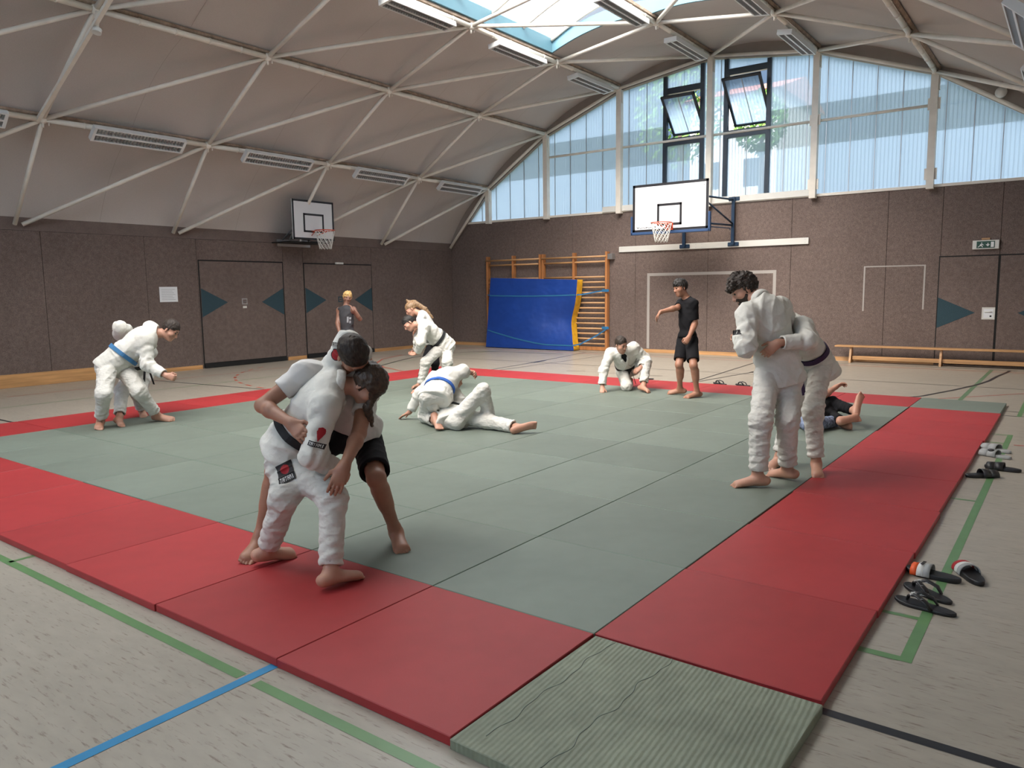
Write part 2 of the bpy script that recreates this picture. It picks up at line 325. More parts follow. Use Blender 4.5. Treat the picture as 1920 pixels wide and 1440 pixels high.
def panels_x(mb, xs, y0, y1, z0, z1):                              # felt panels with open joints along x
    for a, b in zip(xs[:-1], xs[1:]): mb.b2((a+.004, y0, z0), (b-.004, y1, z1))
bk = MB(); xs = [-11.14, -9.23, -7.37, -5.46, -3.53, -1.59, -.6, .40, XR]
panels_x(bk, xs, YB, YB+.03, 0, 3.53)
bk.poly([(XL, YB, 0), (-11.144, YB, 0), (-11.144, YB, 3.53), (-12.88, YB, 3.53), (XL, YB, 3.0)], (0, .03, 0))
bk.poly([(XL-.1, YB+.03, 0), (XR+.1, YB+.03, 0), (XR+.1, YB+.03, 3.0), (2.1, YB+.03, 3.53), (-12.92, YB+.03, 3.53), (XL-.1, YB+.03, 2.98)], (0, .15, 0), 1)
wb = struct('wall_back', bk, [M['wall'], M['gap']])
lf = MB(); ys = [YF]+[3.27-1.91*k for k in range(6, -1, -1)]+[5.18, 6.3, 8.5, 9.08, 11.31, 13.2, YB]
ys = sorted(set(ys))
for a, b in zip(ys[:-1], ys[1:]):
    if b-a > .05: lf.b2((XL-.03, a+.004, 0), (XL, b-.004, 2.77))
lf.b2((XL-.2, YF-.2, 0), (XL-.03, YB+.2, 3.0), 1)
wl = struct('wall_left', lf, [M['wall'], M['gap']])
struct('trim_1', MB().b2((XL-.029, YF, 2.775), (XL-.008, YB, 3.02)), M['wall2'])
rt = MB()
for k in range(12): rt.b2((XR, YF+k*1.95+.004, 0), (XR+.03, YF+(k+1)*1.95-.004, 3.0))
rt.b2((XR+.03, YF-.2, 0), (XR+.2, YB+.2, 3.0), 1); struct('wall_right', rt, [M['pale_wall'], M['gap']])
fr = MB(); fr.b2((XL, YF-.2, 0), (XR, YF, 3.0)); fr.poly([(XL, YF, 3), (XR, YF, 3), (2.1, YF, 3.53), (-12.88, YF, 3.53)], (0, -.2, 0)); struct('wall_front', fr, M['pale_wall'])
# goal outlines in white tape on the far wall
def tape(rects, label):
    mb = MB()
    for x0, z0, x1, z1 in rects: mb.b2((x0, YB-.004, z0), (x1, YB, z1))
    tag(mb.build('goal_outline', M['tape'], wb), label)
tape([(-7.04, .1, -6.97, 1.91), (-3.91, .1, -3.84, 1.91), (-7.04, 1.91, -3.84, 1.98)], 'large white goal outline taped on the far wall')
tape([(-2.01, 1.07, -1.98, 1.985), (-.88, 1.11, -.85, 1.985), (-2.01, 1.985, -.85, 2.01)], 'small thin white goal outline taped on the far wall')
# baseboards
struct('baseboard_back', MB().b2((-13.46, YB-.022, 0), (-.62, YB, .085)), M['wood'])
b_ = MB()
for a, b in ((4.1, 6.28), (8.52, 9.06), (11.33, YB-.02)): b_.b2((XL, a, 0), (XL+.022, b, .085))
struct('baseboard_left', b_, M['woody'])
tag(struct('trim_2', MB().b2((XL, YF, 0), (XL+.06, 4.09, .235), 0, .004), M['woody']), 'tall wooden impact board along the foot of the left wall')
struct('baseboard_right', MB().b2((XR-.022, YF, 0), (XR, YB, .085)), M['woody'])
# doors
def tri_x(d, y, z, hw, hh, s): tag(MB().poly([(XL+.0125, y, z-hh), (XL+.0125, y, z+hh), (XL+.0125, y+s*hw, z)], (.003, 0, 0)).build('arrow_panel', M['tri'], d), 'petrol blue triangle')
for n, (y0, y1, zt) in ((1, (6.32, 8.49, 2.34)), (2, (9.08, 11.31, 2.33))):
    d = MB(); d.b2((XL, y0, .02), (XL+.004, y1, zt), 1); d.b2((XL+.004, y0+.025, .115), (XL+.012, y1-.025, zt-.03))
    d = struct('door_%d' % n, d, [M['wall'], M['gap']])
    MB().b2((XL+.004, y0+.02, .01), (XL+.03, y1-.02, .105)).build('bottom_seal', M['gap'], d)
    tri_x(d, y0+.03, 1.42, .63, .31, 1); tri_x(d, y1-.03, 1.41, .60, .31, -1)
    yc = (y0+y1)/2
    h = MB().b2((XL+.012, yc-.07, 1.36), (XL+.018, yc+.07, 1.50), 0, .002); h.b2((XL+.018, yc-.045, 1.385), (XL+.022, yc+.045, 1.475), 1)
    h.tube([(XL+.03, yc-.03, 1.43), (XL+.03, yc+.03, 1.43)], .008, 8); h.build('door_handle', [M['metal'] if n == 1 else M['tri'], M['wall2']], d)
    if n == 1: MB().b2((XL+.012, yc-.05, 1.28), (XL+.014, yc+.05, 1.33)).build('name_plate', M['plastic_w'], d)
    else: MB().b2((XL+.004, yc-.12, zt-.015), (XL+.05, yc+.12, zt+.03), 0, .003).build('door_closer', M['plastic_w'], d)
d = MB(); d.b2((-.62, YB-.004, .02), (1.42, YB, 2.17), 1); d.b2((-.60, YB-.012, .03), (.385, YB-.004, 2.145)); d.b2((.425, YB-.012, .03), (1.40, YB-.004, 2.145))
d = struct('door_3', d, [M['wall'], M['gap']])
for x, s in ((-.6, 1), (1.4, -1)): tag(MB().poly([(x, YB-.013, .74), (x+s*.65, YB-.013, 1.05), (x, YB-.013, 1.35)], (0, -.003, 0)).build('arrow_panel', M['tri'], d), 'petrol blue triangle')
h = MB().b2((.165, YB-.018, .92), (.385, YB-.012, 1.155), 0, .002); h.b2((.195, YB-.0185, .95), (.355, YB-.018, 1.125), 1); h.tube([(.21, YB-.03, 1.07), (.30, YB-.03, 1.07), (.33, YB-.03, 1.07)], .009, 8); h.tube([(.33, YB-.018, 1.07), (.33, YB-.03, 1.07)], .009, 8); h.b2((.30, YB-.022, .97), (.33, YB-.018, 1.0), 2)
tag(h.build('door_handle', [M['plastic_w'], M['paper'], M['gap']], d), 'recessed handle in a white plate')

# ------------------------------------------------------------------ vaulted ceiling
def normal2(i):
    a = ROWS[max(i-1, 0)]; b = ROWS[min(i+1, 8)]; t = Vector((b[0]-a[0], b[1]-a[1])).normalized(); return Vector((-t.y, t.x))
OFF = []
for i in range(9):
    n = normal2(i); OFF.append(Vector(ROWS[i])+n*(.12 if 0 < i < 8 else 0))
OFF[0] = Vector((XL-.01, 3.0)); OFF[8] = Vector((XR+.01, 3.0))
def shell(i, s, extra=0):
    a, b = OFF[i], OFF[i+1]; p = a.lerp(b, s); t = (b-a).normalized(); n = Vector((-t.y, t.x)); return p+n*(.16*4*s*(1-s)+extra)
def shell_z(x):
    for i in range(8):
        if OFF[i].x <= x <= OFF[i+1].x:
            s = (x-OFF[i].x)/(OFF[i+1].x-OFF[i].x); return shell(i, s).y
    return 3.0
SX0, SX1, SY0, SY1 = -7.72, -3.12, -3.0, 11.35
ce = MB(); NS = 8
def shell_strip(i, y0, y1, ex, mi, s0=0, s1=1):
    vs = []
    for k in range(NS+1):
        p = shell(i, s0+(s1-s0)*k/NS, ex); vs += [(p.x, y0, p.y), (p.x, y1, p.y)]
    ce.add(vs, [(2*k, 2*k+2, 2*k+3, 2*k+1) for k in range(NS)], mi, True)
def s_at(i, x): return (x-OFF[i].x)/(OFF[i+1].x-OFF[i].x)
seam = [YF]+[y for k in range(8) for y in (YK[k]+1.5,)]+[YB]
for ex, mi in ((0, 0), (.05, 1)):
    for i in range(8):
        cuts = sorted(set(seam+([SY0, SY1] if i in (2, 3, 4, 5) else []))) if mi == 0 else ([YF-.1, SY0, SY1, YB+.12] if i in (2, 3, 4, 5) else [YF-.1, YB+.12])
        for y0, y1 in zip(cuts[:-1], cuts[1:]):
            g = .0025 if mi == 0 else 0
            hole = SY0 <= (y0+y1)/2 <= SY1
            if hole and i in (3, 4): 
                if OFF[i+1].x <= SX0 or OFF[i].x >= SX1: shell_strip(i, y0+g, y1-g, ex, mi)
                elif i == 3: 
                    if SX0 > OFF[3].x: shell_strip(3, y0+g, y1-g, ex, mi, 0, s_at(3, SX0))
                else:
                    if SX1 < OFF[5].x: shell_strip(4, y0+g, y1-g, ex, mi, s_at(4, SX1), 1)
            elif hole and i == 2 and SX0 < OFF[3].x: shell_strip(2, y0+g, y1-g, ex, mi, 0, s_at(2, SX0))
            elif hole and i == 5 and SX1 > OFF[5].x: shell_strip(5, y0+g, y1-g, ex, mi, s_at(5, SX1), 1)
            else: shell_strip(i, y0+g, y1-g, ex, mi)
struct('ceiling', ce, [M['ceil'], M['fascia']])
# skylight: curb, arched ribs and glazing
sky = bpy.data.objects.new('window_9', None); COL.objects.link(sky); sky['kind'] = 'structure'
cb = MB(); nx = 24
xx = [SX0+(SX1-SX0)*k/nx for k in range(nx+1)]
def zc(x): return shell_z(x)-.03
for yy, s in ((SY1, 1), (SY0, -1)):
    vs = []
    for x in xx: vs += [(x, yy, zc(x)), (x, yy, zc(x)+.27), (x, yy+.05*s, zc(x)), (x, yy+.05*s, zc(x)+.27)]
    fs = []
    for k in range(nx):
        a = 4*k; b = a+4; fs += [(a, b, b+1, a+1), (a+2, a+3, b+3, b+2), (a, a+2, b+2, b), (a+1, b+1, b+3, a+3)]
    cb.add(vs, fs)
for x, s in ((SX0, -1), (SX1, 1)): cb.b2((x, SY0-.05, zc(x)), (x+.05*s, SY1+.05, zc(x)+.30))
cb.build('curb', M['blue_curb'], sky)
def sz(x): return 6.86+.62*(1-((x+5.42)/2.35)**2)
yr = SY1-.02
ny = 14
for k in range(ny+1):
    y = SY1-.03-(SY1-SY0-.06)*k/ny
    MB().tube([(x, y, sz(x)) for x in xx], .028, 6, flat=(1, 1.4)).build('arched_rib', M['white_paint'], sky)
pn = MB(); vs = []
for x in xx: vs += [(x, SY0-.04, sz(x)+.04), (x, SY1+.04, sz(x)+.04)]
pn.add(vs, [(2*k, 2*k+1, 2*k+3, 2*k+2) for k in range(nx)], 0, True)
for yy in (SY0-.045, SY1+.045):
    vs = []
    for x in xx: vs += [(x, yy, min(zc(x)+.27, sz(x))), (x, yy, sz(x)+.04)]
    pn.add(vs, [(2*k, 2*k+1, 2*k+3, 2*k+2) for k in range(nx)], 0)
pn.build('pane', M['skypane'], sky)

# ------------------------------------------------------------------ glazed gables
def chord_z(x):
    for i in range(8):
        if ROWS[i][0] <= x <= ROWS[i+1][0]:
            s = (x-ROWS[i][0])/(ROWS[i+1][0]-ROWS[i][0]); return ROWS[i][1]*(1-s)+ROWS[i+1][1]*s
    return 2.9
def pane_poly(x0, x1, z0, z1, y, th=.02):
    """pane between x0..x1, z0..min(z1, chord)"""
    pts = []
    brk = [x0]+[r_[0] for r_ in ROWS if x0 < r_[0] < x1]
    # add crossing of the chord with z1 / z0
    nn = 40; top = []
    for k in range(nn+1):
        x = x0+(x1-x0)*k/nn; zt = min(z1, chord_z(x)-.05); top.append((x, max(zt, z0)))
    top = [p for k, p in enumerate(top) if p[1] > z0+1e-4 or (k+1 < len(top) and top[k+1][1] > z0+1e-4) or (k > 0 and top[k-1][1] > z0+1e-4)]
    if len(top) < 2: return None
    simp = [top[0]]
    for k in range(1, len(top)-1):
        a, b, c = simp[-1], top[k], top[k+1]
        if abs((b[1]-a[1])*(c[0]-a[0])-(c[1]-a[1])*(b[0]-a[0])) > 1e-5: simp.append(b)
    simp.append(top[-1]); top = simp
    return [(top[0][0], y, z0), (top[-1][0], y, z0)]+[(x, y, z) for x, z in reversed(top) if z > z0+1e-4]
TR = 5.11
NAVY = [(-6.65, -5.62), (-5.14, -4.07)]
def gable(y, s, first, near):
    wn = first
    for i in range(8):
        x0, x1 = ROWS[i][0], ROWS[i+1][0]; x0 = max(x0, -12.86); x1 = min(x1, 2.06)
        e = bpy.data.objects.new('window_%d' % wn, None); COL.objects.link(e); e['kind'] = 'structure'; wn += 1
        navy = [n for n in NAVY if n[0] > x0 and n[1] < x1] if not near else []
        segs = [(x0, x1)]
        if navy: segs = [(x0, navy[0][0]), (navy[0][1], x1)]
        mb = MB(); fm = MB(); jt = MB()
        for a, b in segs:
            cuts = [a]; x = x0+(.2 if i else .55)
            while x < b:
                if x > a+.03: cuts.append(x)
                x += .487
            cuts.append(b)
            for c, d_ in zip(cuts[:-1], cuts[1:]):
                for z0, z1 in ((SILL+.03, TR-.0), (TR, 9)):
                    p = pane_poly(c, d_, z0, z1, y)
                    if p and len(p) > 2: mb.poly(p, (0, .016*s, 0))
                zz = min(chord_z(d_), 9)-.05
                if d_ < b-.01 and zz > SILL+.1: jt.b2((d_-.007, y-.006*s, SILL), (d_+.007, y+.02*s, zz))
        mb.build('pane', M['pane'], e)
        if jt.v: jt.build('glazing_bar', M['metal'], e)
        fm.b2((x0, y-.05*s, SILL-.02), (x1, y+.03*s, SILL+.035))
        if 1 < i < 6 or i == 6 and False: fm.tube([(x0, y-.06*s, TR), (x1, y-.06*s, TR)], .03, 8)
        tag(fm.build('window_frame', M['white_paint'], e), 'cream sill and transom tube')
        # fascia between chord and curved ceiling
        vs = []
        for k in range(NS+1):
            q = shell(i, k/NS); t = k/NS; cx = ROWS[i][0]*(1-t)+ROWS[i+1][0]*t; cz = ROWS[i][1]*(1-t)+ROWS[i+1][1]*t
            vs += [(cx, y-.06*s, cz-.03), (q.x, y-.06*s, q.y+.02), (cx, y+.1*s, cz-.03), (q.x, y+.1*s, q.y+.02)]
        fb = MB(); fs = []
        for k in range(NS): a = 4*k; b = a+4; fs += [(a, b, b+1, a+1), (a+2, a+3, b+3, b+2), (a, a+2, b+2, b)]
        fb.add(vs, fs); fb.build('arch_beam', M['fascia'], e)
        for nx0, nx1 in navy:
            f_ = MB(); zt = min(chord_z(nx0), chord_z(nx1))-.1; T = .095
            zt2 = {-6.65: 6.34, -5.14: 6.52}[nx0]
            f_.b2((nx0, y-.05, SILL+.03), (nx0+T, y+.05, chord_z(nx0)-.06)); f_.b2((nx1-T, y-.05, SILL+.03), (nx1, y+.05, chord_z(nx1)-.06))
            f_.b2((nx0+T, y-.05, 5.0), (nx1-T, y+.05, TR+.06)); f_.b2((nx0+T, y-.05, zt2-.14), (nx1-T, y+.05, zt2)); f_.b2((nx0+T, y-.05, SILL+.03), (nx1-T, y+.05, SILL+.06))
            tag(f_.build('window_frame', M['navy'], e), 'dark navy window frame')
            pl = MB(); xm = (nx0+nx1)/2
            for c, d_ in ((nx0+T, xm), (xm, nx1-T)):
                pl.b2((c+.004, y, SILL+.06), (d_-.004, y+.016, 5.0))
                q = pane_poly(c+.004, d_-.004, zt2, 9, y)
                if q and len(q) > 2: pl.poly(q, (0, .016, 0))
            pl.build('pane', M['pane'], e)
            MB().b2((xm-.006, y-.01, SILL+.06), (xm+.006, y+.02, 5.0)).build('glazing_bar', M['metal'], e)
            # open pivot sash
            z0, z1 = TR+.07, zt2-.15; zc_ = (z0+z1)/2; hh = (z1-z0)/2+.03; W_ = (nx1-nx0)/2-T-.005
            sa = MB(); t_ = .055
            for c, dd in (((0, 0, hh-t_/2), (2*W_, .05, t_)), ((0, 0, -hh+t_/2), (2*W_, .05, t_)), ((-W_+t_/2, 0, 0), (t_, .05, 2*hh)), ((W_-t_/2, 0, 0), (t_, .05, 2*hh))): sa.box(c, dd)
            so = tag(sa.build('sash', M['navy'], e), 'open pivoting sash'); so.location = (xm, y-.03, zc_); so.rotation_euler = (math.radians(SASH), 0, 0)
            sp = MB()
            for a, b in ((-W_+t_, -.005), (.005, W_-t_)): sp.b2((a, -.008, -hh+t_), (b, .008, hh-t_))
            sp.build('sash_pane', M['pane'], so); MB().b2((-.006, -.012, -hh+t_), (.006, .012, hh-t_)).build('sash_bar', M['metal'], so)
SASH = 44
gable(YB+.03, 1, 1, False)
gable(YF-.03, -1, 10, True)
for n, (x, z) in enumerate(ROWS[1:8]):
    p = MB(); p.b2((x-.065, YB-.16, SILL-.06), (x+.065, YB-.02, z-.04)); p.b2((x+.07, YB-.12, z-.35), (x+.085, YB-.06, z-.1))
    p.b2((x-.11, YB-.12, TR-.1), (x+.11, YB-.10, TR+.12)) if n in (4, 5) else None
    if n in (4, 5): p.b2((x-.11, YB-.12, SILL+.12), (x+.11, YB-.10, SILL+.34))
    tag(struct('trim_%d' % (3+n), p, M['white_paint']), 'upright steel post between the gable windows')
# ------------------------------------------------------------------ roof truss of welded tubes
tr = thing('roof_truss', 'cream white lattice of steel tubes spanning the hall beneath the vaulted ceiling', 'roof truss')
for k, y in enumerate(YK):
    y_ = y-.13 if k == 8 else y
    for i in range(8):
        a = Vector((ROWS[i][0], y_, ROWS[i][1])); b = Vector((ROWS[i+1][0], y_, ROWS[i+1][1]))
        if i == 0: a.x += .06
        if i == 7: b.x -= .06
        if k < 8 or 0 < i < 7 or 1:
            o = MB().tube([a, b], .038, 8).build('strut', M['white_paint'], tr)
        if k < 8:
            y2 = YK[k+1]-(.13 if k == 7 else 0)
            if i < 4: a2 = Vector((ROWS[i][0]+(.06 if i == 0 else 0), y_+(.12 if i == 0 else 0), ROWS[i][1])); b2 = Vector((ROWS[i+1][0], y2, ROWS[i+1][1]))
            else: a2 = Vector((ROWS[i+1][0]-(.06 if i == 7 else 0), y_+(.12 if i == 7 else 0), ROWS[i+1][1])); b2 = Vector((ROWS[i][0], y2, ROWS[i][1]))
            MB().tube([a2, b2], .038, 8).build('diagonal', M['white_paint'], tr)
for i in range(1, 8):
    x, z = ROWS[i]; n = normal2(i)
    for k in range(8):
        y0, y1 = YK[k], YK[k+1]-(.1 if k == 7 else 0)
        m_ = MB().tube([(x, y0, z), (x, y1, z)], .045, 10)
        for q in (.22, .42, .62, .82):                              # hanger clips
            yq = y0+(y1-y0)*q; m_.tube([(x, yq-.012, z), (x, yq+.012, z)], .052, 10)
        m_.build('purlin', M['white_paint'], tr)
    bd = MB(); c = Vector((x, z))+n*.078; rot = Matrix.Rotation(-math.atan2(n.x, n.y), 3, 'Y')
    bd.box((c.x, (YF+YB)/2, c.y), (.10, YB-YF-.2, .05), Matrix.Rotation(math.atan2(n.x, n.y), 3, 'Y'))
    tag(bd.build('purlin_board', M['rust'], tr), 'rust stained board above a purlin')
    for k in range(9):
        y = YK[k]-(.13 if k == 8 else 0); j = MB().sphere((x, y, z), .07, 10, 6); j.tube([(x, y, z-.02), (x, y, z-.13)], .018, 6); j.tube([(x-n.x*.0, y+.09, z-.03), (x, y+.09, z-.09)], .012, 6)
        j.tube([(x+n.x*.02, y, z+n.y*.02), (x+n.x*.12, y, z+n.y*.12)], .04, 8)
        j.build('node_joint', M['white_paint'], tr)
# ------------------------------------------------------------------ lamps under the purlins
def lamp(L=1.65, Wd=.28, H=.09):
    t = bpy.data.objects.new('ceiling_lamp', None); COL.objects.link(t)
    h = MB(); y = L/2; x = Wd/2; e = .022
    h.b2((-x, -y, H-.012), (x, y, H)); h.b2((-x, -y, 0), (-x+e, y, H-.012)); h.b2((x-e, -y, 0), (x, y, H-.012)); h.b2((-x+e, -y, 0), (x-e, -y+.05, H-.012)); h.b2((-x+e, y-.05, 0), (x-e, y, H-.012)); h.b2((-.016, -y+.05, .0), (.016, y-.05, H-.012))
    h.build('housing', M['lampbox'], t)
    for s in (-1, 1):
        g = MB()
        for k in range(26):
            yy = -y+.08+(L-.16)*k/25; g.b2((s*.016 if s > 0 else -x+e, yy-.0015, .006), (x-e if s > 0 else -.016, yy+.0015, .045))
        g.build('louvre', M['louvre'], t)
        MB().tube([(s*.083, -y+.06, .062), (s*.083, y-.06, .062)], .013, 8).build('fluorescent_tube', M['plastic_w'], t)
    b = MB()
    for yy in (-.5, .5): b.tube([(0, yy, H), (0, yy, H+.10)], .010, 6)
    b.build('hanger', M['metal'], t); return t
lp0 = None
rown = {1: 'lowest left purlin', 3: 'purlin left of the skylight', 4: 'ridge purlin', 5: 'purlin right of the skylight', 7: 'lowest right purlin'}
bayn = {7: 'nearest the far windows', 6: 'second from the far windows', 5: 'third from the far windows', 4: 'fourth from the far windows', 3: 'fifth from the far windows'}
for i in (1, 3, 4, 5, 7):
    for k in (7, 6, 5, 4, 3):
        if i in (3, 4, 5) and k < 5: continue
        if i == 7 and k < 5: continue
        if lp0 is None: o = lp0 = lamp()
        else: o = dup(lp0)
        x, z = ROWS[i]; a = {1: 42, 3: 8, 4: 0, 5: -8, 7: -42}[i]
        dx = {1: .02, 3: -.03, 4: 0, 5: 0, 7: -.02}[i]
        r_ = math.radians(a); H = .20
        # local z axis of lamp points to the roof
        o.rotation_euler = (0, -r_, 0)
        o.location = (x+dx+math.sin(r_)*H, YK[k]+1.53+(0 if k < 7 else -.05), z-math.cos(r_)*H)
        tag(o, 'white louvred lamp on the %s, %s' % (rown[i], bayn[k]), 'lamp', 'louvred lamps under the roof purlins')
# smoke / motion domes and climbing rope rail
t = thing('rope_rail', 'pale climbing rope rail hung below the upper left roof lattice', 'rail')
a, b = Vector((-12.0, 2.78, 4.42)), Vector((-8.9, 2.78, 5.95))
MB().box((a+b)/2, (.06, .05, (b-a).length), (b-a).to_track_quat('Z', 'Y').to_matrix()).build('beam', M['white_paint'], t)
MB().tube([(-9.93, 2.85, 5.66), (-9.88, 2.8, 5.42)], .03, 8).build('hanger', M['white_paint'], t)
MB().tube([(-9.87, 2.8, 5.40), (-9.86, 2.78, 5.34)], .065, 12).build('rope_clamp', M['plastic_w'], t)
g = MB().sphere((.27, YB-.2, 5.14), (.10, .10, .10), 14, 10); g.tube([(.27, YB-.2, 5.2), (.27, YB-.2, 5.36)], .015, 6)
tag(g.build('globe_detector', M['plastic_w']), 'small round white globe under the arch above the far right window', 'detector')
# ================================================================== JUDO MATS
def mat_mesh(m1, m2, name):
    mb = MB(); mb.box((0, 0, .02), (.995, .995, .04), None, 0, .003); me = mb.mesh(name)
    me.materials.append(m1); me.materials.append(m2)
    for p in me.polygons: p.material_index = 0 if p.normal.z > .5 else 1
    return me
mr = mat_mesh(M['mat_red'], M['mat_side_r'], 'red_mat'); mg = mat_mesh(M['mat_green'], M['mat_side_g'], 'green_mat')
ORD = ['first', 'second', 'third', 'fourth', 'fifth', 'sixth', 'seventh', 'eighth', 'ninth', 'tenth']
rnd = random.Random(4)
for ix in range(10):                       # ix 0 = right border column (x 0..1)
    for iy in range(10):                   # iy 0 = near border row (y -1..0)
        x, y = .5-ix, -.5+iy; corner = ix == 0 and iy in (0, 9)
        red = (ix in (0, 9) or iy in (0, 9)) and not corner
        o = bpy.data.objects.new('judo_mat', mr if red else mg); COL.objects.link(o)
        jx = rnd.uniform(-.004, .012) if ix == 0 else 0; jy = rnd.uniform(-.006, .004) if iy == 0 else 0
        o.location = (x+jx+(.001*rnd.random()), y+jy, 0)
        if corner:
            if iy == 0:
                me = mg.copy(); me.name = 'ribbed_mat'; me.materials[0] = M['mat_ribbed']; me.materials[1] = M['mat_ribbed']; o.data = me; o.rotation_euler = (0, 0, math.radians(-.6)); o.location.x += .006; o.location.y -= .012
                tag(o, 'worn ribbed green judo mat at the near right corner of the mat area', 'mat')
                cr_ = MB()
                def wav(x0, y0, dx, dy, n, a, ph): return [Vector((x0+dx*k/n+a*math.sin(k*.35+ph)+a*.5*math.sin(k*.83+2*ph), y0+dy*k/n, .0402)) for k in range(n+1)]
                for q_ in (wav(-.12, .498, -.02, -.95, 48, .012, 0), wav(-.40, .49, .0, -.9, 44, .010, 1.3)): cr_.tube(q_, [.0012+.0008*abs(math.sin(k*.7)) for k in range(len(q_))], 5)
                cr_.tube(wav(.20, -.2, .2, -.06, 12, .003, .5), .0016, 5)
                tag(cr_.build('crease', M['mat_green'], o), 'raised crease in the worn surface')
            else: tag(o, 'smooth green judo mat at the far right corner of the mat area', 'mat')
        elif red:
            if iy == 0: lb = 'red judo mat in the near border row, %s from the ribbed corner mat' % ORD[ix-1] if ix < 9 else 'red judo mat at the near left corner of the mat area'
            elif iy == 9: lb = 'red judo mat in the far border row, %s from the far right corner mat' % ORD[ix-1] if ix < 9 else 'red judo mat at the far left corner of the mat area'
            elif ix == 0: lb = 'red judo mat in the right border column, %s behind the ribbed corner mat' % ORD[iy-1]
            else: lb = 'red judo mat in the left border column, %s from the near left corner' % ORD[iy-1]
            tag(o, lb, 'mat', 'red judo mats around the border')
        else:
            tag(o, 'sage green judo mat, %s row from the near border, %s column from the right border' % (ORD[iy-1], ORD[ix-1]), 'mat', 'green judo mats in the middle')
# ================================================================== WALL EQUIPMENT
o = MB().b2((-7.82, YB-.045, 2.525), (-3.15, YB-.002, 2.665), 0, .004); rl = tag(o.build('mounting_rail', M['plastic_w']), 'long cream rail on the far wall beneath the larger basketball backboard', 'rail')
sb = MB()
for x in (-7.75, -5.75, -5.6, -3.22):
    for z in (2.56, 2.63): sb.tube([(x, YB-.05, z), (x, YB-.044, z)], .008, 6)
sb.build('screw', M['metal'], rl)
tag(MB().b2((-8.3, YB-.06, 3.55), (-3.15, YB-.015, 3.69), 0, .004).build('mounting_rail', M['plastic_w']), 'cream rail directly beneath the gable windows behind the larger backboard', 'rail')
def net(c, r, n=12, rows=6, h=.42):
    mb = MB(); c = Vector(c)
    def P(i, j): t = 2*PI*(i+.5*(j % 2))/n; q = j/rows; rr = r*(1-.42*q-.0*q) if j < rows else r*.60; return c+Vector((rr*math.cos(t), rr*math.sin(t), -h*q))
    for i in range(n):
        for s in (0, 1):
            pts = []
            for j in range(rows+1):
                k = i+(j//2+ (j % 2 and s))*(1 if s else -1) if 0 else None
            a = i
            pts = [P(i, 0)]; cur = i
            for j in range(1, rows+1):
                if j % 2: cur = cur if s else cur-1
                else: cur = cur+1 if s else cur
                pts.append(P(cur, j))
            mb.tube(pts, .005, 4)
    return mb
def rim(c, r, back):
    """rim ring plus its bracket to the board at direction back"""
    c = Vector(c); b = Vector(back).normalized(); s = Vector((-b.y, b.x, 0)); mb = MB()
    mb.tube([c+Vector((r*math.cos(2*PI*k/28), r*math.sin(2*PI*k/28), 0)) for k in range(28)], .010, 8, closed=True)
    for q in (-1, 1): mb.tube([c+b*(r+.16)+s*q*.07-Vector((0, 0, .10)), c+b*r*.6+s*q*r*.75-Vector((0, 0, .008))], .009, 6)
    M3 = Matrix((s, b, Vector((0, 0, 1)))).transposed()
    mb.box(c+b*(r+.10), (.15, .15, .012), M3); mb.box(c+b*(r+.165)-Vector((0, 0, .06)), (.18, .014, .15), M3); return mb
# larger hoop on its frame, far wall
BX, BY = -5.72, 12.98
t = thing('basketball_hoop', 'large white backboard with blue lower padding and orange hoop on the far wall', 'basketball hoop', (0, 0, 0))
x0, x1, z0, z1 = BX-.9, BX+.9, 2.87, 3.92
bb = MB().b2((x0, BY, z0), (x1, BY+.03, z1), 0, .004); bb.build('backboard', M['boardw'], t)
ln = MB(); L_ = .055
for a, b in (((x0, z0), (x1, z0+L_)), ((x0, z1-L_), (x1, z1)), ((x0, z0), (x0+L_, z1)), ((x1-L_, z0), (x1, z1))): ln.b2((a[0], BY-.003, a[1]), (b[0], BY+.0, b[1]))
ix0, ix1, iz0, iz1 = BX-.295, BX+.295, 2.99, 3.47
for a, b in (((ix0, iz0), (ix1, iz0+.05)), ((ix0, iz1-.05), (ix1, iz1)), ((ix0, iz0), (ix0+.05, iz1)), ((ix1-.05, iz0), (ix1, iz1))): ln.b2((a[0], BY-.004, a[1]), (b[0], BY+.0, b[1]))
ln.build('board_line', M['linek'], t)
bo = MB()
for x, z in ((x0+.1, z1-.12), (x1-.1, z1-.12), (x0+.1, z0+.12), (x1-.1, z0+.12)): bo.tube([(x, BY-.006, z), (x, BY, z)], .012, 8)
bo.build('bolt', M['metal'], t)
sg = MB()                                                            # small handwritten style maker line
xx_ = x0+.12
for k in range(11): sg.b2((xx_+k*.035, BY-.0035, z0+.085+.006*math.sin(k*2.1)), (xx_+k*.035+.022, BY-.001, z0+.092+.006*math.sin(k*2.1)+(.02 if k in (0, 6) else .008)))
sg.b2((xx_+.42, BY-.0035, z0+.085), (xx_+.45, BY-.001, z0+.115)); sg.build('maker_mark', M['linek'], t)
pd = MB(); pd.b2((x0-.04, BY-.02, z0-.06), (x1+.04, BY+.06, z0+.002), 0, .01); pd.b2((x0-.05, BY-.02, z0-.06), (x0-.002, BY+.06, z0+.36), 0, .01); pd.b2((x1+.002, BY-.02, z0-.06), (x1+.05, BY+.06, z0+.36), 0, .01)
tag(pd.build('edge_padding', M['pad_blue'], t), 'blue padding around the lower edge')
rc = (BX, BY-.39, 3.02)
tag(rim(rc, .225, (0, 1, 0)).build('rim', M['rim'], t), 'orange rim'); net(rc, .225).build('net', M['net'], t)
f = MB()
